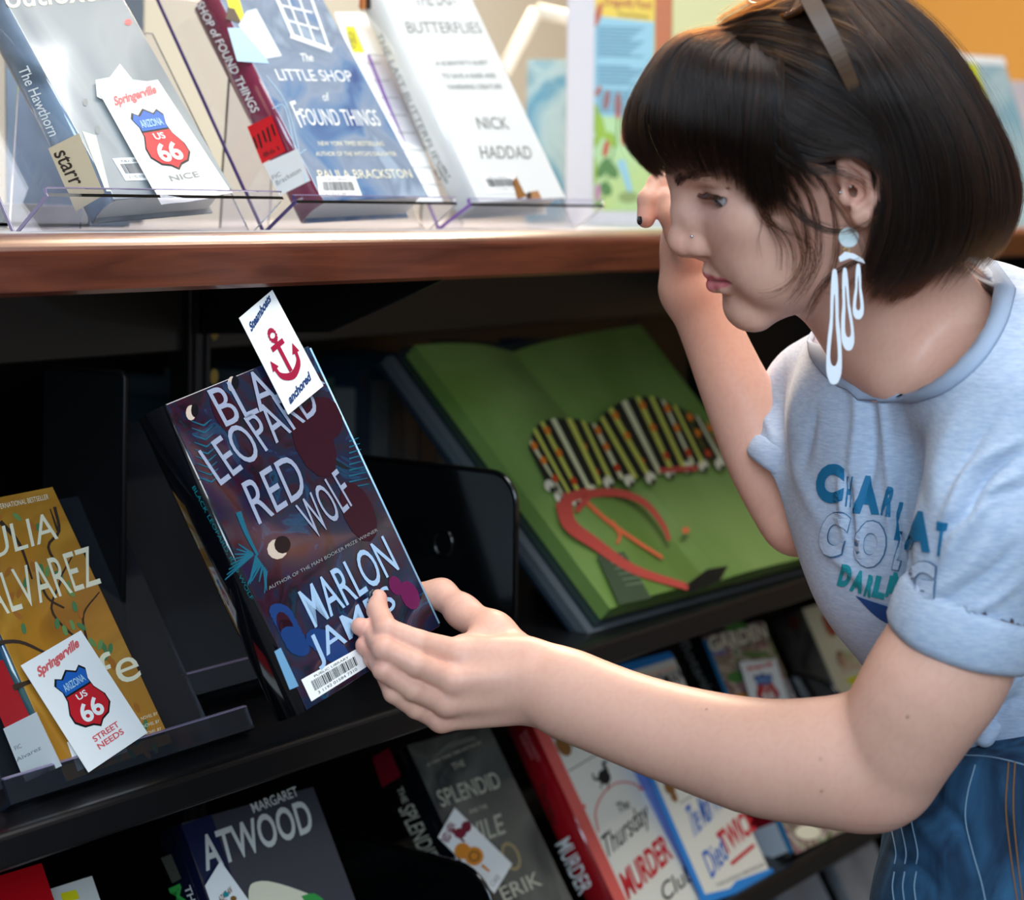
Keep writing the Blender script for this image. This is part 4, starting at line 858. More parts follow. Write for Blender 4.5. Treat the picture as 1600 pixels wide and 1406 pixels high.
# near hand, closed on the book
fn = np.array(c5.n)
def on(px, py, off): return np.array(c5.hit(px, py))+fn*off
WR = NW(845, 1066, 1.435); fl = (np.array(FWD), .74)
mcp = [NW(716, 1021, 1.440), NW(706, 1062, 1.430), NW(698, 1096, 1.434), NW(690, 1122, 1.445)]
car = [NW(822, 1032, 1.437), NW(824, 1056, 1.428), NW(824, 1080, 1.430), NW(822, 1100, 1.438)]
for a, b, r in zip(car, mcp, (.0112, .0116, .0110, .0098)): Bd.cone(a, b, .0150, r, .008)
Bd.cone(WR, NW(775, 1050, 1.440), .0235, .021, .014, flat=(np.array(FWD), .62))
FG = [([mcp[0], NW(655, 1004, 1.425), NW(604, 985, 1.424), on(576, 958, .0100), on(580, 939, .0082)], [.0108, .0092, .0092, .0080, .0068]),
      ([mcp[1], NW(650, 1038, 1.414), NW(600, 1014, 1.412), on(566, 990, .0100), on(552, 983, .0078)], [.0108, .0090, .0088, .0078, .0068]),
      ([mcp[2], NW(645, 1076, 1.418), NW(600, 1046, 1.412), on(572, 1024, .0100), on(558, 1012, .0078)], [.0104, .0086, .0084, .0076, .0066]),
      ([mcp[3], NW(650, 1106, 1.430), NW(615, 1082, 1.420), on(584, 1052, .0100), on(570, 1034, .0074)], [.0094, .0078, .0076, .0068, .0058])]
for p, r in FG: Bd.chain(p, r, .0022)
for m_ in mcp: Bd.ell(m_-np.array(FWD)*.0035, .0088, None, .006)
Bd.chain([NW(826, 1040, 1.445), NW(770, 990, 1.475), NW(722, 955, 1.500), NW(690, 928, 1.520), np.array(c5.hit(652, 905))-fn*.046], [.018, .0150, .0112, .0098, .0088], .012)
Bd.cone(NW(770, 1000, 1.470), NW(728, 1010, 1.452), .012, .009, .012)
# far arm and hand
Bd.chain([NW(1310, 640, 1.58), NW(1268, 715, 1.555), NW(1245, 812, 1.56)], [.032, .029, .0260], .02)
Bd.chain([NW(1245, 812, 1.565), NW(1196, 712, 1.585), NW(1150, 610, 1.59), NW(1112, 520, 1.60), NW(1082, 445, 1.605)], [.0260, .0280, .0238, .0200, .0190], .016, soft=3)
Bd.ell(NW(1066, 452, 1.60), .0145, None, .02)
Bd.chain([NW(1082, 445, 1.605), NW(1080, 390, 1.61), NW(1078, 335, 1.62)], [.0225, .0225, .0215], .016)
fm = [NW(1058, 305, 1.600), NW(1070, 296, 1.618), NW(1082, 294, 1.634), NW(1094, 300, 1.648)]
FF = [([NW(1064, 330, 1.603), fm[0], NW(1030, 288, 1.588), NW(1013, 312, 1.578), NW(1009, 342, 1.574)], [.013, .0110, .0096, .0086, .0076]),
      ([NW(1072, 325, 1.615), fm[1], NW(1042, 282, 1.612), NW(1032, 305, 1.600), NW(1041, 328, 1.592)], [.013, .0110, .0094, .0086, .0076]),
      ([NW(1082, 325, 1.630), fm[2], NW(1056, 280, 1.632), NW(1048, 304, 1.622), NW(1056, 326, 1.612)], [.013, .0105, .0092, .0084, .0074]),
      ([NW(1092, 330, 1.642), fm[3], NW(1072, 286, 1.650), NW(1062, 306, 1.642), NW(1068, 324, 1.632)], [.012, .0095, .0082, .0074, .0066])]
for p, r in FF: Bd.chain(p, r, .0035)
Bd.chain([NW(1078, 400, 1.588), NW(1062, 362, 1.574), NW(1050, 335, 1.572), NW(1044, 312, 1.576)], [.014, .0118, .0100, .0086], .006)
# skin material
def skin_mat():
    m = mat('skin', '#d9a890', .46, spec=.42, sss=.12, bump=(900, .12, .0004)); nt = m.node_tree; b = nt.nodes['Principled BSDF']
    a = nt.nodes.new('ShaderNodeVertexColor'); a.layer_name = 'tint'; nt.links.new(a.outputs[0], b.inputs['Base Color']); return m
person = vox_mesh('person', Bd, skin_mat())
tag(person, 'woman with dark bobbed hair and blue tee bending over the shelves, gripping a dark book', 'person')
pm = person.data; V = coords(pm)
# relax the voxel steps a little
def smooth_mesh(me, it=2, f=.5):
    E_ = np.empty(len(me.edges)*2, np.int32); me.edges.foreach_get('vertices', E_); E_ = E_.reshape(-1, 2); v = coords(me); n = len(v)
    deg = np.bincount(E_.ravel(), minlength=n)[:, None]
    for k in range(it):
        for ff in (f, -f*1.04):
            acc = np.zeros_like(v)
            for c in range(3): acc[:, c] = np.bincount(E_[:, 0], v[E_[:, 1], c], n)+np.bincount(E_[:, 1], v[E_[:, 0], c], n)
            v += (acc/np.maximum(deg, 1)-v)*ff
    setco(me, v); return v
V = smooth_mesh(pm, 2)
base = np.array(S('#ebb49c')[:3]); colr = np.tile(base, (len(V), 1))
h = HI(V); px_, py_ = pix(V)
def blend(w, c): 
    global colr
    w = np.clip(w, 0, 1)[:, None]; colr = colr*(1-w)+np.array(S(c)[:3])*w
G = lambda d2: np.exp(-d2)
inh = (np.abs(h[:, 1]) < 60) & (h[:, 0] < -50)
blend(.40*G(((h[:, 0]+112)/14)**2+((h[:, 1])/15)**2+((h[:, 2]+12)/12)**2), '#d47868')
blend(.30*G(((np.abs(h[:, 1])-40)/18)**2+((h[:, 2]+8)/20)**2)*inh, '#d88878')
blend(.35*G(((np.abs(h[:, 1])-31)/18)**2+((h[:, 2]-14)/8)**2)*inh, '#b98a92')
# lips
yy = np.abs(h[:, 1]); up_l = np.clip((-38.2-.10*yy-h[:, 2])/1.2, 0, 1); lo_l = np.clip((h[:, 2]-(-56.5+.30*yy))/1.6, 0, 1)
lw = up_l*lo_l*np.clip((30-yy)/3.0, 0, 1)*(h[:, 0] < -80); blend(lw*.88, '#dc6a74')
blend(.8*G(((h[:, 2]+45.6)/.9)**2)*(yy < 29)*(h[:, 0] < -80), '#7a2c38')
blend(.35*G(((h[:, 0]-12)/20)**2+((np.abs(h[:, 1])-82)/7)**2+((h[:, 2]-5)/26)**2), '#d98a78')
for c in (mcp+[FG[0][0][2], FG[1][0][2], FG[2][0][2]]+fm): blend(.35*G(((V-c)**2).sum(1)/.010**2), '#d98b80')
for p, r in FG+FF: blend(.40*G(((V-p[-1])**2).sum(1)/.011**2), '#dd8f84')
nse = np.sin(V @ np.array([310., 190, 270])+3*np.sin(V @ np.array([-140., 260, 120])))*np.sin(V @ np.array([-210., 330, -160])+2*np.sin(V @ np.array([170., -90, 330])))
blend(.10*np.clip(nse, 0, 1), '#cf8474'); blend(.10*np.clip(-nse, 0, 1), '#f0cdb4')
for a, b, r in ((1418, 1120, 2.6), (1282, 1186, 2.2), (1284, 1236, 2.2), (1104, 1108, 1.6)): blend(.75*G(((px_-a)**2+(py_-b)**2)/r**2)*(py_ > 900), '#7a4a3c')
blend(.30*G(((V-NW(1352, 1250, 1.31))**2).sum(1)/.02**2), '#dc8f80')
att = pm.color_attributes.new('tint', 'FLOAT_COLOR', 'POINT'); att.data.foreach_set('color', np.hstack([colr, np.ones((len(V), 1))]).astype(np.float32).ravel())
bv_body = bvh_of(pm)
# eyes
for s_ in (-1, 1):
    c = H(-71, 30*s_, 21); R_ = 13.3*HS; g = HM @ np.array([-.88, -.25, -.38]); g /= np.linalg.norm(g)
    bm = bmesh.new(); bmesh.ops.create_uvsphere(bm, u_segments=48, v_segments=48, radius=R_)
    rot_ = Vector((0, 0, 1)).rotation_difference(Vector(g)).to_matrix()
    for v in bm.verts: v.co = rot_ @ v.co+Vector(c)
    me = bpy.data.meshes.new('eye'); bm.to_mesh(me); bm.free()
    o = link_mesh('eye', me, mat('eye_white', '#c4bfc0', .08, coat=1), person, True); me.materials.append(mat('iris', '#2a3338', .1, coat=1)); me.materials.append(mat('pupil', '#08080a', .05, coat=1))
    for p in me.polygons:
        a = math.acos(max(-1, min(1, (p.center-Vector(c)).normalized().dot(Vector(g))))); p.material_index = 2 if a < .18 else (1 if a < .48 else 0)
def blob(name, c, r, m, parent=person, ax=None):
    bm = bmesh.new(); bmesh.ops.create_uvsphere(bm, u_segments=16, v_segments=12, radius=1); r = np.array(r)*np.ones(3); A = np.eye(3) if ax is None else ax
    for v in bm.verts: v.co = Vector(A @ (np.array(v.co)*r)+np.array(c))
    me = bpy.data.meshes.new(name); bm.to_mesh(me); bm.free(); return link_mesh(name, me, m, parent, True)
STEEL = mat('polished_steel', '#d8dce4', .12, metal=1)
hit_ = cast(bv_body, 1082, 369); blob('nose_stud', hit_[0]+hit_[1]*.0008, .0013, STEEL)
for q_ in ((1314, 301), (1311, 289), (1327, 291)):
    hit_ = cast(bv_body, *q_); blob('ear_stud', hit_[0]+hit_[1]*.0008, .0012, STEEL)
POL = mat('dark_nail_polish', '#15131f', .12, coat=1)
def nail(p, q, side, r=.0052):
    d = (q-p)/np.linalg.norm(q-p); n = side-d*(side @ d); n /= np.linalg.norm(n); b = np.cross(d, n)
    blob('fingernail', q+n*.0052+d*.0005, (r*1.15, r*.85, .0024), POL, ax=np.stack([d, b, n], 1))
nail(FG[0][0][3], FG[0][0][4], -np.array(RGT)*1.0-np.array(FWD)*.5)
nail(FF[0][0][3], FF[0][0][4], -np.array(RGT)-np.array(FWD)*.6)
nail(FF[1][0][3], FF[1][0][4], -np.array(RGT)-np.array(FWD)*.6)
# ------------------------------------------------------------------ clothes
def shell_field(f, t):  # turn a solid field list into a shell by subtracting an inner copy
    pass
Sh = Field(.002)
trunk = [([NW(1545, 505, 1.475), NW(1640, 560, 1.47)], [.046, .066]), ([NW(1560, 540, 1.43), NW(1600, 600, 1.38)], [.050, .060]),
         ([NW(1430, 660, 1.49), NW(1478, 850, 1.47), NW(1560, 1000, 1.46), NW(1640, 1120, 1.47)], [.095, .098, .090, .086]),
         ([NW(1615, 600, 1.50), NW(1700, 1000, 1.52)], [.080, .095]),
         ([NW(1440, 560, 1.50), NW(1300, 625, 1.60)], [.070, .052]),
         ([NW(1475, 560, 1.47), NW(1570, 620, 1.36)], [.068, .066]),
         ([NW(1290, 640, 1.60), NW(1340, 860, 1.52)], [.050, .030]),
         ([NW(1330, 760, 1.53), NW(1400, 900, 1.46)], [.055, .050])]
for p, r in trunk: Sh.chain(p, r, .03)
Sh.chain([NW(1590, 655, 1.33), NW(1552, 830, 1.30), NW(1502, 970, 1.295)], [.062, .050, .0440], .016)
Sh.chain([NW(1290, 640, 1.585), NW(1240, 724, 1.552)], [.044, .0345], .016)
# hollow sleeves and body so that cloth is a skin around the body
a_, b_ = NW(1504, 970, 1.295), NW(1476, 1040, 1.297)
Sh.cone(a_+(a_-b_)*.25, b_+(b_-a_)*.6, .0425, .0425, .002, '-')
d_ = (b_-a_)/np.linalg.norm(b_-a_); cutc = a_+d_*.012
def below(X): return -((X-cutc.astype(np.float32)) @ d_.astype(np.float32))
Sh.ell(a_+d_*.087, .060, None, .002, '-')
fa, fb = NW(1232, 738, 1.552), NW(1212, 772, 1.552); fd = (fb-fa)/np.linalg.norm(fb-fa); Sh.cone(fa, fb, .0315, .0315, .002, '-'); Sh.ell(fa+fd*.040, .036, None, .002, '-')
# neck opening
ring_px = [(1556, 446, 1.475), (1548, 492, 1.415), (1512, 552, 1.375), (1455, 600, 1.372), (1400, 613, 1.388), (1345, 592, 1.420), (1290, 545, 1.47), (1246, 492, 1.53), (1275, 440, 1.575), (1370, 400, 1.58), (1480, 402, 1.54)]
_f = Field(.004); _f.p = list(Sh.p); _p, _q = _f.mesh(); _b = BVHTree.FromPolygons([Vector(p) for p in _p*(1 if abs(_p).max() < 50 else .004)], [tuple(int(i) for i in q) for q in _q])
ring = []
for j, q in enumerate(ring_px):
    h1 = cast(_b, q[0], q[1]) if j < 8 else (None,)
    ring.append(np.array(h1[0]) if h1[0] is not None else NW(*q))
ring = np.array(ring); rc = ring.mean(0); _, _, vh = np.linalg.svd(ring-rc); ra, rb_, rn = vh
if rn @ (H(0, 0, 0)-rc) < 0: rn = -rn
pol = np.array(catmull(list(map(tuple, np.stack([(ring-rc) @ ra, (ring-rc) @ rb_], 1)))+[tuple(((ring[0]-rc) @ ra, (ring[0]-rc) @ rb_))], 3))[:-1]
def neck_cut(X):
    p = np.stack([(X-rc.astype(np.float32)) @ ra.astype(np.float32), (X-rc.astype(np.float32)) @ rb_.astype(np.float32)], -1); h_ = (X-rc.astype(np.float32)) @ rn.astype(np.float32)
    d = np.full(p.shape[:-1], 1e9, np.float32); ins = np.zeros(p.shape[:-1], bool); n = len(pol)
    for i in range(n):
        a, b = pol[i].astype(np.float32), pol[(i+1) % n].astype(np.float32); e_ = b-a; w = p-a
        t = np.clip((w @ e_)/(e_ @ e_), 0, 1)[..., None]; q = w-t*e_; d = np.minimum(d, (q*q).sum(-1))
        c = (a[1] > p[..., 1]) != (b[1] > p[..., 1]); ins ^= c & (p[..., 0] < (b[0]-a[0])*(p[..., 1]-a[1])/(b[1]-a[1]+1e-12)+a[0])
    d = np.sqrt(d)*np.where(ins, -1, 1); return np.maximum(d, -(h_+.035))
Sh.custom(neck_cut, rc-.16, rc+.16, .003, '-')
CLO = mat('heather_cotton', '#a9b8d0', .9, sheen=.3, vary=(130, '#c0cbdc', .3, (1, 1, 5)), bump=(1500, .5, .0006, (1, 1, 3)))
shirt = vox_mesh('t_shirt', Sh, CLO, person); shirt['label'] = 'heather grey blue tee with rolled sleeves'
sm = shirt.data; smooth_mesh(sm, 2)
FOLDS = [  # px polyline, width px, height m (ridge + / valley -)
    ([(1600, 700), (1540, 745), (1510, 800), (1480, 830)], 9, -.007), ([(1600, 735), (1545, 775), (1500, 835), (1465, 905)], 12, .006), ([(1590, 690), (1520, 730), (1490, 790), (1470, 830)], 10, .006),
    ([(1600, 760), (1560, 770), (1520, 800), (1495, 850)], 7, -.004), ([(1330, 590), (1340, 640), (1335, 700), (1325, 760)], 9, .004), ([(1355, 600), (1365, 660), (1362, 730), (1352, 775)], 8, -.005),
    ([(1375, 610), (1385, 680), (1392, 760), (1400, 800)], 9, .005), ([(1405, 620), (1418, 700), (1412, 780), (1420, 880)], 8, -.004), ([(1322, 740), (1328, 800), (1335, 870)], 6, -.006), ([(1312, 735), (1318, 790), (1322, 850)], 7, .004),
    ([(1340, 745), (1342, 800), (1345, 880)], 7, .004), ([(1260, 560), (1240, 640), (1250, 740), (1290, 830)], 13, .005), ([(1225, 570), (1215, 650), (1230, 730)], 10, -.005), ([(1275, 640), (1262, 700), (1256, 735)], 7, -.004),
    ([(1395, 775), (1402, 830), (1415, 880), (1420, 950)], 6, -.006), ([(1388, 780), (1392, 830)], 6, .004), ([(1500, 640), (1470, 720), (1462, 800)], 16, .004), ([(1540, 850), (1500, 900), (1450, 935)], 11, .004), ([(1590, 850), (1540, 900), (1470, 945)], 9, -.0035), ([(1600, 900), (1550, 940), (1490, 965)], 9, .003),
    ([(1560, 640), (1520, 700), (1490, 760)], 9, -.003), ([(1290, 860), (1330, 890), (1370, 930)], 9, .004), ([(1182, 620), (1200, 660), (1215, 700)], 9, .003), ([(1450, 640), (1430, 720), (1440, 800)], 12, -.003), ([(1600, 1050), (1570, 1080), (1540, 1120)], 8, .006), ([(1600, 1085), (1570, 1105), (1550, 1130)], 7, -.005)]
def apply_folds(me, folds):
    v = coords(me); n = normals(me); X, Y = pix(v); facing = (n @ np.array(FWD)) < .35; tot = np.zeros(len(v))
    for pts, w, a in folds:
        P_ = catmull(pts, 4); d = np.full(len(v), 1e9); tt = np.zeros(len(v)); K = len(P_)-1
        for i in range(K):
            p, q = P_[i], P_[i+1]; ee = q-p; t = np.clip(((X-p[0])*ee[0]+(Y-p[1])*ee[1])/(ee @ ee+1e-9), 0, 1); dd = (X-p[0]-t*ee[0])**2+(Y-p[1]-t*ee[1])**2
            m_ = dd < d; d[m_] = dd[m_]; tt[m_] = (i+t[m_])/K
        tot += a*np.exp(-d/w**2)*np.sin(np.pi*np.clip(tt*.86+.07, 0, 1))
    v[facing] += n[facing]*tot[facing, None]; setco(me, v)
apply_folds(sm, FOLDS); smooth_mesh(sm, 1)
bv_sh = bvh_of(sm)
# collar band
rp = catmull([tuple(p) for p in ring]+[tuple(ring[0])], 6)[:-1]
vv = []; ff = []; N_ = len(rp)
for p in rp:
    out = p-rc; out -= rn*(out @ rn); out /= np.linalg.norm(out)
    prof_ = []
    for w_, l_ in ((-.0015, .0005), (.0005, .0026), (.008, .0032), (.0155, .0026), (.0175, .0004)):
        q = Vector(p+out*w_); hh = bv_sh.find_nearest(q); nn = hh[1] if hh[1].dot(Vector(rn)) > -.3 else Vector(rn)
        b_ = hh[0] if w_ > 0 else q+(bv_sh.find_nearest(Vector(p+out*.002))[0]-Vector(p+out*.002))
        prof_.append(b_+nn*l_)
    vv += prof_
for i in range(N_):
    for j in range(4): a = i*5+j; b = ((i+1) % N_)*5+j; ff.append((a, b, b+1, a+1))
col_o = pyd('collar', vv, ff, mat('rib_cotton', '#a6b4ca', .9, bump=(1200, .6, .0008)), shirt, True)
md = col_o.modifiers.new('thick', 'SOLIDIFY'); md.thickness = .0018; md.offset = -1
# sleeve cuffs
def cuff(c, d, R_, L_, m, flat_=1.0, name='sleeve_cuff', th=.0035):
    d = d/np.linalg.norm(d); a = np.cross(d, [0, 0, 1.0]); a /= np.linalg.norm(a); b = np.cross(d, a); v = []; f = []; n = 40
    prof_ = [(0, -th), (0, 0), (.15, th*.75), (.5, th), (.85, th*.8), (1, 0), (1, -th), (.5, -th*1.2)]
    for j in range(n):
        t = 2*math.pi*j/n; w = a*math.cos(t)+b*math.sin(t)*flat_
        wob = 1+.02*math.sin(3*t+1)+.012*math.sin(7*t)
        for s_, q in prof_: v.append(c+d*(s_*L_*(1+.08*math.sin(2*t+.6)))+w*((R_*wob)+q))
    K = len(prof_)
    for j in range(n):
        for k in range(K): f.append((j*K+k, ((j+1) % n)*K+k, ((j+1) % n)*K+(k+1) % K, j*K+(k+1) % K))
    return pyd(name, v, f, m, shirt, True)
c_ = cuff(NW(1522, 936, 1.296), NW(1493, 1014, 1.298)-NW(1522, 936, 1.296), .0472, .0365, CLO)
cuff(NW(1246, 714, 1.553), NW(1226, 748, 1.552)-NW(1246, 714, 1.553), .0350, .020, CLO)
# chest print, wrapped on the cloth
def wrap_print(name, s, quad, m, bold=.03, outline=False, lift=.0012, curve=0.0, shear=0):
    v, f = text_geo(s, bold, shear)
    A, B, C = [np.array(q, float) for q in quad]
    bm = bmesh.new(); vs = [bm.verts.new((a*1.0, b*1.0, 0)) for a, b in v]
    for q in f:
        try: bm.faces.new([vs[i] for i in q])
        except Exception: pass
    bmesh.ops.triangulate(bm, faces=bm.faces[:])
    for _ in range(3):
        ed = [e_ for e_ in bm.edges if (Vector(((e_.verts[0].co.x-e_.verts[1].co.x)*np.linalg.norm(B-A), (e_.verts[0].co.y-e_.verts[1].co.y)*np.linalg.norm(C-A)))).length > 9]
        if ed: bmesh.ops.subdivide_edges(bm, edges=ed, cuts=1); bmesh.ops.triangulate(bm, faces=bm.faces[:])
    for w in bm.verts:
        a, b = w.co.x, w.co.y; p = A+(B-A)*a+(C-A)*b+np.array((0, -curve*4*a*(1-a)))
        hh = cast(bv_sh, p[0], p[1])
        w.co = (hh[0]+hh[1]*lift) if hh[0] is not None else Vector(NW(p[0], p[1], 1.5))
    me = bpy.data.meshes.new(name); bm.to_mesh(me); bm.free(); return link_mesh(name, me, m, shirt)
TP = mat('teal_blue_print', '#0e6d98', .7); TG = mat('teal_green_print', '#128f98', .7); NV = mat('navy_print', '#12427e', .7)
def letter(s, cx, cy, w, h, rot, m, bold=.08, lift=.0012, nm='print_letter'):
    c, s2 = math.cos(rot), math.sin(rot); u = np.array((c, s2)); v = np.array((s2, -c)); A = np.array((cx, cy))-u*w/2-v*h/2
    return wrap_print(nm, s, [A, A+u*w, A+v*h], m, bold, lift=lift)
letter('C', 1298, 755, 42, 62, .12, TP, .07); letter('H', 1327, 768, 9, 48, .12, TP, .03); letter('A', 1355, 773, 44, 60, .06, TP, .07); letter('R', 1389, 784, 14, 46, .25, TP, .05)
letter('L', 1407, 815, 14, 60, .15, TP, .06); letter('A', 1437, 830, 44, 62, .12, TP, .07); letter('T', 1471, 842, 15, 54, .1, TP, .06)
CLI = mat('outline_print', '#4b6f92', .7)
for s, cx, cy, w, h_, r_ in (('C', 1303, 835, 42, 74, .2), ('O', 1361, 850, 52, 76, .12), ('L', 1405, 862, 12, 60, .2), ('G', 1440, 910, 48, 70, .12)):
    letter(s, cx, cy, w, h_, r_, CLI, .075, .0010); letter(s, cx, cy, w-3.5, h_-4, r_, CLO, .060, .0018)
for s, cx, cy, w in (('D', 1322, 900, 18), ('A', 1342, 908, 20), ('R', 1360, 915, 12), ('L', 1376, 917, 20), ('I', 1390, 915, 5), ('N', 1404, 912, 22)): letter(s, cx, cy, w, 34, .25, TG, .07)
def patch(name, pts, m, lift=.0012):
    P_ = catmull(pts+[pts[0]], 4); c = np.mean(P_, 0); bm = bmesh.new(); rows = []
    for t in (0, .25, .5, .75, 1): rows.append([bm.verts.new((c[0]+(p[0]-c[0])*t, c[1]+(p[1]-c[1])*t, 0)) for p in P_[:-1]])
    n = len(rows[0])
    for a in range(4):
        for j in range(n):
            q = [rows[a][j], rows[a+1][j], rows[a+1][(j+1) % n], rows[a][(j+1) % n]]
            bm.faces.new(q)
    for w in bm.verts:
        hh = cast(bv_sh, w.co.x, w.co.y); w.co = (hh[0]+hh[1]*lift) if hh[0] is not None else Vector(NW(w.co.x, w.co.y, 1.5))
    me = bpy.data.meshes.new(name); bm.to_mesh(me); bm.free(); return link_mesh(name, me, m, shirt)
patch('print_hills', [(1338, 930), (1365, 940), (1385, 950), (1400, 935), (1420, 925), (1428, 940), (1405, 965), (1395, 975), (1370, 962)], NV)
# ------------------------------------------------------------------ jeans
Jn = Field(.0025)
Jn.chain([NW(1640, 1190, 1.47), NW(1665, 1300, 1.47)], [.118, .128], .03)
Jn.chain([NW(1605, 1230, 1.41), NW(1583, 1440, 1.40), NW(1560, 2000, 1.42), NW(1570, 2750, 1.45), NW(1575, 2880, 1.45)], [.088, .096, .066, .05, .055], .03)
Jn.chain([NW(1600, 1230, 1.52), NW(1560, 1440, 1.56), NW(1600, 1950, 1.60), NW(1640, 2600, 1.64), NW(1640, 2680, 1.64)], [.088, .090, .064, .05, .055], .03)
Jn.cone(NW(1550, 1225, 1.46), NW(1625, 1190, 1.46), .078, .09, .03)
pn = np.array([0, 0, 1.0])*.9+np.array(RGT)*-.25; pn /= np.linalg.norm(pn); pc = NW(1560, 1142, 1.40)
Jn.custom(lambda X: -((X-pc.astype(np.float32)) @ pn.astype(np.float32)), pc-.3, pc+.3, .004, '-')
DEN = mat('denim', '#0f2c46', .85, vary=(24, '#2f5d80', 1.2, (1, 1, .35)), bump=(1500, .6, .0008, (1, 1, .3)))
jeans = vox_mesh('jeans', Jn, DEN, person); jeans['label'] = 'mid blue denim jeans'
smooth_mesh(jeans.data, 2)
apply_folds(jeans.data, [([(1400, 1260), (1450, 1300), (1500, 1380)], 12, .004), ([(1460, 1240), (1500, 1290), (1520, 1360)], 10, -.004), ([(1560, 1200), (1590, 1300), (1600, 1400)], 12, .004), ([(1390, 1330), (1440, 1360), (1480, 1410)], 9, -.003)])
bv_j = bvh_of(jeans.data)
def stitch(name, pts, r, m, dash=False, par_=jeans, bv=None):
    bv = bv or bv_j; P_ = []
    for p in catmull(pts, 8):
        hh = cast(bv, p[0], p[1])
        if hh[0] is not None: P_.append(hh[0]+hh[1]*r*.6)
    if len(P_) > 2: return tube(name, P_, r, m, par_, 6)
FAY = mat('frayed_thread', '#7f99ae', .9); STI = mat('brown_stitch', '#8a5c34', .8)
stitch('pocket_seam', [(1524, 1195), (1512, 1240), (1509, 1280), (1520, 1330), (1534, 1380), (1542, 1420)], .0006, FAY)
for x in (1392, 1408, 1426): stitch('frayed_line', [(x-5, 1262), (x, 1290), (x+8, 1330), (x+6, 1350)], .0005, FAY); stitch('frayed_line', [(x+6, 1362), (x+3, 1385), (x+6, 1412)], .0006, FAY)
stitch('fly_stitching', [(1576, 1190), (1572, 1260), (1580, 1340), (1590, 1412)], .0006, STI); stitch('fly_stitching', [(1586, 1190), (1583, 1260), (1590, 1340), (1598, 1412)], .0006, STI)
stitch('waistband_seam', [(1505, 1180), (1540, 1182), (1575, 1188), (1604, 1196)], .0005, FAY)
stitch('waistband_seam', [(1536, 1128), (1570, 1122), (1604, 1124)], .0012, mat('denim_edge', '#15304c', .8))
hh = cast(bv_j, 1554, 1147); 
if hh[0] is not None: blob('copper_button', hh[0]+hh[1]*.002, (.009, .004, .003), mat('copper', '#b5783a', .3, metal=.8), jeans, ax=np.stack([np.array(RGT), np.array(FWD), np.array((0, 0, 1.))], 1))
Kn = Field(.0015)
for a1, b1, r1, r2 in (((1502, 1146, 1.39), (1530, 1128, 1.385), .006, .009), ((1510, 1158, 1.385), (1540, 1140, 1.378), .006, .008), ((1530, 1128, 1.385), (1550, 1100, 1.39), .010, .012), ((1522, 1120, 1.39), (1538, 1152, 1.375), .008, .007), ((1540, 1150, 1.374), (1552, 1136, 1.378), .006, .006), ((1538, 1112, 1.392), (1575, 1092, 1.39), .012, .014)): Kn.cone(NW(*a1), NW(*b1), r1, r2, .003)
vox_mesh('shirt_knot', Kn, CLO, shirt)
# shoes under the hems
for (px, py, D) in ((1570, 2960, 1.45), (1640, 2730, 1.64)):
    g = W(px, 2900, D=D); sh = Field(.003); a = np.array((g.x, g.y, .05)); fw = -np.array(RGT)*.9+np.array(FWD)*.2
    sh.chain([a+fw*-.02, a+fw*.08+np.array((0, 0, -.008)), a+fw*.17+np.array((0, 0, -.018))], [.045, .038, .030], .02)
    sh.cone(a, a+np.array((0, 0, .06)), .042, .042, .02)
    vox_mesh('shoe', sh, mat('canvas_shoe', '#26262a', .7), person)
# ------------------------------------------------------------------ hair
def hair_mat(name, melanin=.86, red=.45, rough=.34):
    m = bpy.data.materials.new(name); m.use_nodes = True; nt = m.node_tree; nt.nodes.remove(nt.nodes['Principled BSDF'])
    b = nt.nodes.new('ShaderNodeBsdfHairPrincipled'); b.parametrization = 'MELANIN'
    b.inputs['Melanin'].default_value = melanin; b.inputs['Melanin Redness'].default_value = red; b.inputs['Roughness'].default_value = rough; b.inputs['Radial Roughness'].default_value = .45
    if 'Random Color' in b.inputs: b.inputs['Random Color'].default_value = .35
    hi = nt.nodes.new('ShaderNodeHairInfo'); nt.links.new(hi.outputs['Random'], b.inputs['Random'])
    nt.links.new(b.outputs[0], nt.nodes['Material Output'].inputs[0]); return m
HMAT = hair_mat('dark_brown_hair', .85, .42, .28)
def strands(name, P, R, m, parent):
    """P: (N,K,3) points, R: (N,K) radii"""
    N_, K = P.shape[:2]; hc = bpy.data.hair_curves.new(name); hc.add_curves([K]*N_)
    hc.attributes['position'].data.foreach_set('vector', P.astype(np.float32).ravel()) if 'position' in hc.attributes else None
    ra_ = hc.attributes.get('radius') or hc.attributes.new('radius', 'FLOAT', 'POINT'); ra_.data.foreach_set('value', R.astype(np.float32).ravel())
    hc.materials.append(m); o = bpy.data.objects.new(name, hc); COL.objects.link(o); o.parent = parent; o['kind'] = 'stuff'; return o
# close cap under the strands
Hc = Field(.003)
hh_ = lambda c, r, k=10, op='+': Hc.ell(H(*c), np.array(r)*HS, AX, k*HS, op)
hh_((16, 0, 55), (92, 75.5, 77)); hh_((38, 0, 14), (62, 64, 56), 14)
hh_((72, 0, 5), (44, 66, 60), 14); hh_((70, 0, -35), (44, 68, 42), 14)  # back bob volume under the strands, added to block light
hh_((-100, 0, -20), (80, 120, 62), 4, '-'); hh_((-40, -80, -25), (62, 40, 62), 4, '-'); hh_((-40, 80, -25), (62, 40, 62), 4, '-')
hh_((8, -88, 4), (26, 22, 38), 4, '-'); hh_((8, 88, 4), (26, 22, 38), 4, '-')
cap = vox_mesh('hair', Hc, mat('dark_hair_mass', '#1c1310', .55), person); smooth_mesh(cap.data, 3)
cap['label'] = 'dark brown chin-length bob with a full fringe'
def G_(pts): return [HP(*p) for p in pts]
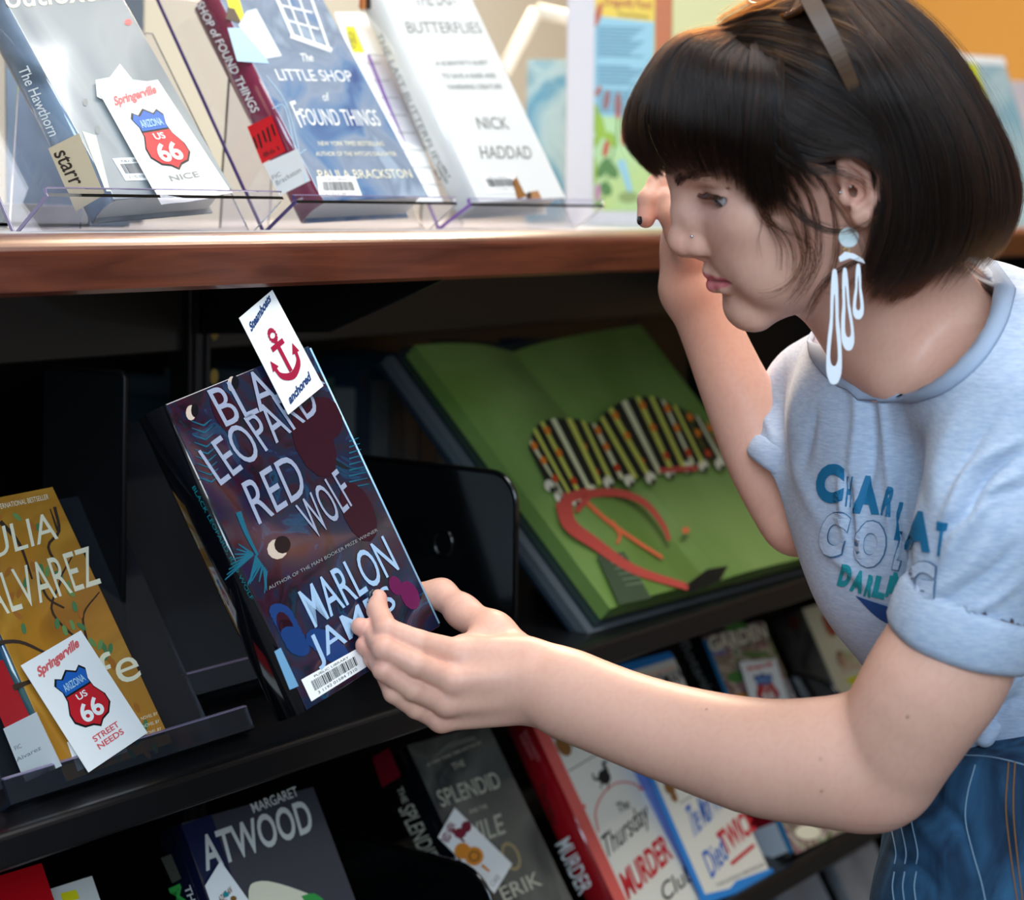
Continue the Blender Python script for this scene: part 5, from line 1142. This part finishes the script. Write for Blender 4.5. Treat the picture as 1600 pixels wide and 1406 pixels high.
def rs(poly_, K):
    p = np.array(catmull([tuple(q) for q in poly_], 6)); s = np.concatenate([[0], np.cumsum(np.linalg.norm(np.diff(p, axis=0), axis=1))]); t = np.linspace(0, s[-1], K)
    return np.stack([np.interp(t, s, p[:, i]) for i in range(3)], 1)
HC = np.array([5.0, 0, 25.0])
def sheet(guides, n, K=14, depth=10, out=2, jit=1.2, clump=.35, lenj=.10, curl=1.0, seed=0, rad=.085, mirror=False):
    r = np.random.default_rng(seed); Gd = np.stack([rs(g, K) for g in guides]); m = len(guides)
    if mirror: Gd = Gd*np.array([1, -1, 1])
    t = r.random(n)*(m-1); i = np.minimum(t.astype(int), m-2); fr = (t-i)[:, None, None]
    P = Gd[i]*(1-fr)+Gd[i+1]*fr
    # clumps: pull toward a quantised neighbour near the tip
    nc = max(int(n/45), 2); ct = np.sort(r.random(nc))*(m-1); ci = np.minimum(ct.astype(int), m-2); cf = (ct-ci)[:, None, None]; CPs = Gd[ci]*(1-cf)+Gd[ci+1]*cf
    j = np.clip(np.searchsorted(ct, t), 0, nc-1); s = np.linspace(0, 1, K)[None, :, None]
    P = P+(CPs[j]-P)*clump*s**1.4
    lay = r.random(n)**.7; cj = r.random(nc)[j]
    lay = (lay*.45+cj*.55)[:, None, None]
    D = P-HC; D /= np.linalg.norm(D, axis=2, keepdims=True)
    env = np.sin(np.pi*np.clip(s*.8+.2, 0, 1))*.6+.4
    P = P+D*(out-lay*depth*env)
    ph_ = r.random((n, 1, 1))*6.28; am = r.normal(0, jit, (n, 1, 3)); am2 = r.normal(0, jit*.6, (nc, 1, 3))[j]
    P = P+am*np.sin(s*3.2*curl+ph_)*(s**.7)+am2*np.sin(s*5+cj[:, None, None]*9)*s+r.normal(0, jit*.35, (n, 1, 3))
    # length variation
    L = 1-np.abs(r.normal(0, lenj, (n, 1)))-.04*cj[:, None]; tt = np.linspace(0, 1, K)[None, :]*np.clip(L, .45, 1)*(K-1); k0 = np.minimum(tt.astype(int), K-2); kf = (tt-k0)[..., None]; ii = np.arange(n)[:, None]
    P = P[ii, k0]*(1-kf)+P[ii, k0+1]*kf
    Pw = (P*HS) @ HM.T+HO
    R = np.full((n, K), rad*1e-3)*(1-.75*np.linspace(0, 1, K)[None, :]**3); return Pw, R
B = [[(1215, 40, -42), (1225, 110, -76), (1222, 200, -82), (1218, 268, -80), (1212, 338, -72)],
     [(1195, 55, -38), (1185, 120, -72), (1180, 200, -79), (1177, 264, -75), (1180, 320, -66)],
     [(1160, 58, -32), (1120, 100, -62), (1128, 200, -73), (1135, 250, -67), (1142, 290, -59)],
     [(1154, 52, -26), (1086, 78, -46), (1068, 180, -60), (1078, 238, -57), (1105, 276, -49)],
     [(1148, 46, -18), (1058, 68, -28), (1010, 160, -42), (1018, 232, -40), (1062, 278, -32)],
     [(1146, 42, 0), (1052, 64, 0), (986, 158, -8), (981, 225, -8), (1036, 284, -8)],
     [(1146, 42, 14), (1056, 68, 24), (1000, 160, 30), (995, 220, 30), (1040, 276, 28)],
     [(1150, 44, 28), (1074, 80, 50), (1035, 165, 56), (1036, 215, 54), (1060, 262, 50)],
     [(1160, 60, 36), (1120, 110, 70), (1100, 170, 74), (1098, 220, 70), (1105, 262, 66)]]
BOB = [[(1268, 30, -36), (1326, 118, -84), (1372, 215, -95), (1388, 320, -99), (1368, 400, -95), (1336, 462, -86)],
       [(1285, 10, -32), (1350, 110, -88), (1402, 225, -99), (1418, 345, -101), (1392, 425, -96), (1352, 470, -90)],
       [(1305, -5, -30), (1385, 100, -84), (1445, 220, -101), (1462, 345, -101), (1436, 425, -95), (1390, 475, -88)],
       [(1322, -20, -25), (1415, 90, -76), (1485, 210, -96), (1505, 330, -98), (1480, 408, -91), (1436, 462, -84)],
       [(1338, -30, -20), (1450, 80, -58), (1525, 200, -78), (1548, 308, -84), (1526, 388, -79), (1482, 448, -70)],
       [(1348, -38, -10), (1470, 68, -30), (1552, 195, -42), (1585, 292, -47), (1570, 358, -47), (1522, 420, -42)],
       [(1350, -40, 0), (1474, 62, 0), (1558, 200, 0), (1592, 295, 0), (1576, 368, 0), (1530, 425, 0)]]
SIDE = [[(1192, 82, -50), (1206, 180, -80), (1232, 240, -85), (1276, 252, -88), (1330, 236, -94), (1374, 268, -98)],
        [(1190, 70, -42), (1232, 160, -82), (1290, 205, -87), (1345, 220, -92), (1382, 262, -96), (1392, 310, -98)],
        [(1186, 58, -34), (1250, 120, -78), (1320, 170, -88), (1372, 215, -94), (1402, 265, -98), (1408, 330, -100)],
        [(1182, 45, -26), (1262, 70, -66), (1335, 125, -86), (1392, 195, -96), (1425, 270, -100), (1430, 340, -101)],
        [(1176, 34, -16), (1262, 25, -46), (1350, 75, -78), (1415, 150, -88), (1450, 250, -100), (1458, 330, -101)]]
TOP = [[(1132, 66, -22), (1190, 42, -40), (1260, 25, -48), (1330, 40, -62)], [(1125, 46, -8), (1190, 8, -22), (1270, -20, -30), (1340, -15, -36)], [(1130, 34, 10), (1200, -4, 5), (1280, -40, 0), (1360, -35, 0)], [(1130, 68, 28), (1200, 0, 30), (1285, -38, 34), (1370, -20, 34)], [(1150, 60, 44), (1215, 25, 62), (1300, 10, 72), (1380, 30, 74)]]
LOW = [[(1400, 330, -82), (1392, 400, -88), (1372, 450, -84), (1352, 478, -80)], [(1450, 340, -60), (1440, 410, -72), (1412, 460, -74), (1385, 484, -70)], [(1500, 330, -30), (1490, 400, -50), (1455, 450, -50), (1420, 478, -46)], [(1520, 330, 0), (1510, 400, 0), (1480, 440, 0), (1450, 468, 0)]]
def gs(L): return [G_(g) for g in L]
PB, RB = [], []
def add(P, R): PB.append(P); RB.append(R)
# resample all to a common K
K_ = 14
add(*sheet(gs(B), 7500, K_, 9, 3.0, 1.1, .72, .06, seed=1))
add(*sheet(gs(B[:7]), 1500, K_, 3, 3, 1.4, .55, .10, seed=11))
add(*sheet(gs(BOB), 11000, K_, 26, 1.0, 1.6, .62, .08, seed=2)); add(*sheet(gs(BOB), 3000, K_, 5, 3.5, 2.2, .8, .12, seed=12))
add(*sheet(gs(BOB), 7000, K_, 30, 1.5, 1.8, .4, .07, seed=3, mirror=True))
add(*sheet(gs(SIDE), 5000, K_, 10, 2.5, 1.9, .6, .12, seed=4)); add(*sheet(gs(SIDE), 3000, K_, 12, 1, 1.2, .35, .1, seed=5, mirror=True))
add(*sheet(gs(TOP), 5000, K_, 8, 1.5, 1.4, .6, .12, seed=6)); add(*sheet(gs(LOW), 3500, K_, 20, -1, 1.8, .5, .10, seed=7)); add(*sheet(gs(LOW), 2000, K_, 20, -1, 1.8, .5, .10, seed=8, mirror=True))
MIX = [[(1195, 60, -42), (1218, 130, -78), (1232, 205, -86), (1262, 262, -88), (1300, 285, -90)], [(1192, 56, -40), (1212, 122, -77), (1215, 205, -85), (1222, 275, -82), (1232, 335, -78)], [(1188, 52, -38), (1196, 118, -75), (1190, 205, -82), (1190, 275, -77), (1208, 350, -71)], [(1180, 50, -34), (1172, 112, -70), (1165, 200, -79), (1160, 262, -71), (1170, 312, -62)]]
add(*sheet(gs(MIX), 3200, K_, 5, 3.0, 1.6, .7, .14, seed=21))
SW = [[(1112, 66, -20), (1190, 75, -54), (1260, 100, -80), (1330, 140, -90), (1372, 190, -94)], [(1104, 60, -14), (1180, 46, -40), (1262, 60, -66), (1328, 92, -82), (1372, 140, -88)], [(1118, 50, -6), (1188, 20, -30), (1262, 25, -48), (1335, 50, -68), (1385, 100, -82)]]
SW2 = [[(1112, 66, -20), (1190, 75, -54), (1260, 100, -80), (1330, 140, -90), (1372, 190, -94)], [(1120, 74, -28), (1182, 105, -62), (1240, 150, -82), (1300, 185, -90), (1362, 220, -95)], [(1130, 82, -36), (1176, 130, -70), (1214, 190, -84), (1262, 224, -89), (1322, 234, -94)]]
add(*sheet(gs(SW), 3000, K_, 5, 3.2, 1.8, .6, .14, seed=31)); add(*sheet(gs(SW2), 3400, K_, 5, 3.2, 1.8, .6, .14, seed=32))
# flyaways
add(*sheet(gs(BOB), 260, K_, 1, 7, 5, .1, .25, 2.0, seed=9, rad=.04)); add(*sheet(gs(TOP), 220, K_, 1, 5, 5, .1, .3, 2.0, seed=10, rad=.04)); add(*sheet(gs(B), 160, K_, 1, 4, 3.5, .1, .2, 1.6, seed=13, rad=.04))
strands('hair_strands', np.concatenate(PB), np.concatenate(RB), HMAT, cap)
# loose wisps over the cheek and ear
WS = [([(1195, 285, -78), (1196, 325, -74), (1208, 355, -70), (1222, 385, -68), (1222, 425, -66)], 14), ([(1188, 300, -74), (1200, 340, -70), (1228, 370, -70), (1240, 400, -70), (1238, 440, -68)], 12),
      ([(1210, 262, -82), (1240, 300, -82), (1258, 350, -80), (1262, 400, -78), (1250, 440, -74), (1225, 468, -66)], 26), ([(1225, 255, -84), (1262, 300, -84), (1278, 360, -83), (1276, 410, -80), (1255, 450, -76), (1235, 475, -70)], 24),
      ([(1235, 250, -85), (1285, 285, -87), (1303, 340, -88), (1304, 400, -86), (1290, 440, -82), (1258, 498, -76)], 20), ([(1190, 225, -82), (1205, 275, -81), (1235, 320, -80), (1280, 355, -84), (1320, 362, -88), (1350, 352, -92), (1372, 335, -95)], 55),
      ([(1195, 205, -82), (1215, 245, -85), (1262, 268, -88), (1310, 268, -91), (1350, 285, -95), (1372, 312, -96)], 26), ([(1205, 205, -84), (1225, 240, -87), (1275, 262, -90), (1325, 268, -93), (1362, 288, -96)], 18),
      ([(1180, 300, -72), (1192, 340, -68), (1225, 360, -70), (1262, 380, -78), (1268, 430, -76), (1240, 470, -68)], 14), ([(1345, 405, -93), (1310, 425, -88), (1282, 450, -84), (1258, 498, -78)], 22),
      ([(1350, 420, -92), (1325, 448, -88), (1300, 452, -85), (1285, 445, -83)], 8), ([(1185, 290, -74), (1190, 340, -70), (1184, 370, -66), (1190, 400, -64)], 3), ([(1215, 300, -80), (1245, 360, -78), (1255, 410, -76), (1230, 448, -68), (1200, 462, -60), (1180, 462, -56)], 12),
      ([(1272, 270, -86), (1300, 310, -90), (1325, 345, -92), (1345, 380, -94), (1352, 420, -93)], 10), ([(1215, 190, -84), (1240, 225, -88), (1290, 240, -92), (1345, 244, -98), (1378, 285, -100)], 16)]
PB, RB = [], []
rw = np.random.default_rng(5)
for g, n in WS:
    n = int(n*1.3); g0 = rs(G_(g), K_); s = np.linspace(0, 1, K_)[None, :, None]; off = rw.normal(0, 1, (n, 1, 3))*np.array([1.5, .8, 1.5]); off2 = rw.normal(0, 1, (n, 1, 3))*np.array([3.2, .8, 2.0])
    P = g0[None]+off*.8+off2*s*(1-.4*s)*1.2+rw.normal(0, .8, (n, 1, 3))*np.sin(s*6+rw.random((n, 1, 1))*6)*s
    L = np.clip(1-np.abs(rw.normal(0, .12, (n, 1))), .5, 1); tt = np.linspace(0, 1, K_)[None, :]*L*(K_-1); k0 = np.minimum(tt.astype(int), K_-2); kf = (tt-k0)[..., None]; ii = np.arange(n)[:, None]; P = P[ii, k0]*(1-kf)+P[ii, k0+1]*kf
    PB.append((P*HS) @ HM.T+HO); RB.append(np.full((n, K_), .105e-3)*(1-.6*np.linspace(0, 1, K_)[None, :]**2))
strands('loose_strands', np.concatenate(PB), np.concatenate(RB), HMAT, cap)
# brows and lashes
PB = []
def surf(p, lift):  # head point pushed to the skin
    w = Vector(H(*p)); hh = bv_body.find_nearest(w); return np.array(hh[0]+hh[1]*lift)
for s_ in (-1, 1):
    for k in range(420):
        t = rw.random(); p = np.array([-100+17*t*t+2*t, s_*(10+30*t), 36+3.0*math.sin(t*2.6)+6*t+rw.normal(0, 1.8)]); d = np.array([2.2*t, s_*5.0, 2.6-2.5*t])+rw.normal(0, .6, 3)
        PB.append([surf(p, .0002), surf(p+d*.5, .0007), surf(p+d, .0006)])
strands('eyebrow_hairs', np.array(PB), np.full((len(PB), 3), .075e-3), HMAT, person)
PB = []
for s_ in (-1, 1):
    for k in range(110):
        t = k/109+rw.normal(0, .006); a = (t-.5)*2.1; y = s_*(30+14.0*math.sin(a)); x = -71-14.2*math.cos(a); z = 19.9+5.6*math.sqrt(max(0, 1-(a/1.25)**2))
        if s_ == -1 and t < 0: continue
        o_ = np.array([-math.cos(a), s_*math.sin(a)*1.0, 0]); L = 4.5+3*math.sin(math.pi*min(1, max(0, t))*.8)
        p0 = np.array([x, y, z]); PB.append([H(*p0), H(*(p0+o_*L*.45+np.array([0, 0, -1.6]))), H(*(p0+o_*L*.85+np.array([0, 0, -1.2]))), H(*(p0+o_*L*1.1+np.array([0, 0, .2])))])
strands('eyelashes', np.array(PB), np.full((len(PB), 4), .14e-3)*np.array([1.2, 1, .7, .3]), HMAT, person)
# ------------------------------------------------------------------ earring
PEARL = mat('pearl_acetate', '#b9c6c4', .15, coat=1, vary=(30, '#e9eeee', 2)); WHA = mat('white_acetate', '#f4f5f8', .2, coat=.6)
eh = HP(1327, 372, -88); e0 = H(*eh)
er = empty('earring', Matrix.Translation(e0)); bpy.context.view_layer.update(); tag(er, 'long white dangling earring of three looped drops under a pearly disc, hanging from her ear', 'earring')
def slab(name, outer, D0, th, m, inner=None, dx=0):
    """flat cut shape with thickness; px outline with optional hole"""
    n = len(outer); v = []; f = []
    for lay in (0, 1):
        for P_ in ([outer] if inner is None else [outer, inner]): v += [W(p[0], p[1], D0+lay*th)-Vector(e0) for p in P_]
    if inner is None: f = [tuple(range(n)), tuple(range(n, 2*n))[::-1]]+[(i, n+i, n+(i+1) % n, (i+1) % n) for i in range(n)]
    else:
        for i in range(n):
            j = (i+1) % n; f += [(i, j, n+j, n+i), (2*n+i, 3*n+i, 3*n+j, 2*n+j), (i, 2*n+i, 2*n+j, j), (n+i, n+j, 3*n+j, 3*n+i)]
    o = pyd(name, v, f, m, er); md = o.modifiers.new('b', 'BEVEL'); md.width = .0005; md.segments = 2; md.limit_method = 'ANGLE'; return o
DE = float(np.dot(e0-np.array([0, 0, CZ]), np.array(FWD)))
slab('disc', oval(1326, 371, 16, 16, 0, 28), DE-.002, .003, PEARL)
tube('link_ring', [W(1322+5*math.cos(t), 392+5*math.sin(t), DE)-Vector(e0) for t in [i*math.pi/6 for i in range(12)]], .0005, mat('gold_wire', '#c9a860', .3, metal=1), er, 6, True)
slab('yoke', [(1310, 402), (1320, 393), (1334, 396), (1348, 404), (1352, 412), (1340, 408), (1328, 404), (1312, 410)], DE-.001, .002, WHA)
def drop(top, bot, w, hole, Dz):
    tx, ty = top; bx, by = bot; n = 40; O = []; I = []
    for i in range(n):
        t = 2*math.pi*i/n; s = (1-math.cos(t))/2   # 0 top .. 1 bottom
        k = (math.sin(t)); ww = w*(.40+.60*max(0, (s-.45)/.55)**.8)*abs(k)**(.55) if s < .9 else w*abs(k)**.75
        ax_ = tx+(bx-tx)*s**1.3; yy_ = ty+(by-ty)*s; O.append((ax_+math.copysign(ww, k), yy_))
        s2 = .25+s*(.72-.0); ww2 = max(.6, ww*hole); ax2 = tx+(bx-tx)*s2**1.3; yy2 = ty+(by-ty)*(.22+s*(.62)); O_ = 0
        I.append((ax2+math.copysign(ww2*(.3+.7*s), k), yy2))
    slab('loop_drop', O, Dz, .0022, WHA, I)
drop((1304, 420), (1303, 601), 17, .55, DE-.001); drop((1320, 418), (1326, 548), 14, .5, DE+.001); drop((1341, 412), (1341, 499), 12, .45, DE-.002)
# ------------------------------------------------------------------ sunglasses
AMB = mat('amber_acetate', '#c87a24', .12, coat=1, trans=.35, vary=(60, '#5a2c10', 1)); LENS = mat('smoked_lens', '#4a4a4c', .05, trans=.75, coat=.5)
g0 = NW(1268, 0, 1.30); gl = empty('sunglasses', Matrix.Translation(g0)); bpy.context.view_layer.update(); tag(gl, 'amber framed sunglasses pushed up on her dark hair', 'sunglasses')
TMP = mat('brown_temple', '#4e3828', .45, trans=0, vary=(20, '#6a4e38', .5))
def gsur(px, py, y): return H(*HP(px, py, y))
# temple arm: flat bar lying along the hair
arm = [gsur(1262, -6, -74), gsur(1280, 28, -84), gsur(1300, 66, -91), gsur(1322, 112, -93), gsur(1345, 165, -84), gsur(1365, 210, -78)]
arm = [np.array(p) for p in catmull(arm, 5)]
v = []; f = []
for i, p in enumerate(arm):
    t = arm[min(i+1, len(arm)-1)]-arm[max(i-1, 0)]; t /= np.linalg.norm(t); nn = -np.array(FWD); b = np.cross(t, nn); b /= np.linalg.norm(b); w_ = np.interp(i/(len(arm)-1)*5, range(6), (.0062, .0062, .0058, .0050, .0040, .003))
    for a_, c_2 in ((-1, 0), (1, 0), (1, 1), (-1, 1)): v.append(p+b*w_*a_+nn*(c_2*.0028)-g0)
for i in range(len(arm)-1):
    for j in range(4): f.append((i*4+j, i*4+(j+1) % 4, i*4+4+(j+1) % 4, i*4+4+j))
f += [(3, 2, 1, 0), tuple(4*len(arm)-4+q for q in range(4))]
pyd('temple_arm', v, f, TMP, gl)
bcen = {}
for s_ in (-1, 1):
    c = H(*(HP(1258, -12, -37)*np.array([1, -s_, 1]))); A1 = HM @ np.array([-.35, 0, -.25]); A1 /= np.linalg.norm(A1)
    A1 = HM @ np.array([.72, 0, .30]); A1 /= np.linalg.norm(A1); A2 = HM @ np.array([0, 1.0, 0]); nz = np.cross(A1, A2)
    rim = [c+A1*.0235*math.cos(t)+A2*.027*math.sin(t)-g0 for t in [i*2*math.pi/28 for i in range(28)]]
    tube('lens_rim', rim, .0026, AMB, gl, 8, True)
    n = 28; vv = [p+nz*.0008 for p in rim]+[p-nz*.0008 for p in rim]; pyd('lens', vv, [tuple(range(n)), tuple(range(n, 2*n))[::-1]]+[(i, (i+1) % n, n+(i+1) % n, n+i) for i in range(n)], LENS, gl, False)
    bcen[s_] = (c, A1, A2)
ca, cb = bcen[-1][0], bcen[1][0]; A1 = bcen[1][1]
tube('bridge', [ca+(cb-ca)*.36+A1*.008-g0, ca+(cb-ca)*.5+A1*.013-g0, ca+(cb-ca)*.64+A1*.008-g0], .0024, AMB, gl)
tube('hinge_corner', [gsur(1205, 34, -62)*.0+(bcen[-1][0]-HM @ np.array([0, .026, 0]))-g0, arm[0]-g0, arm[1]-g0], .0030, AMB, gl)
arm2 = [H(*(HI(p)*np.array([1, -1, 1])))-g0 for p in arm]; tube('temple_arm', arm2, .0026, TMP, gl)
tube('hinge_corner', [bcen[1][0]+HM @ np.array([0, .026, 0])-g0, arm2[0], arm2[1]], .0030, AMB, gl)
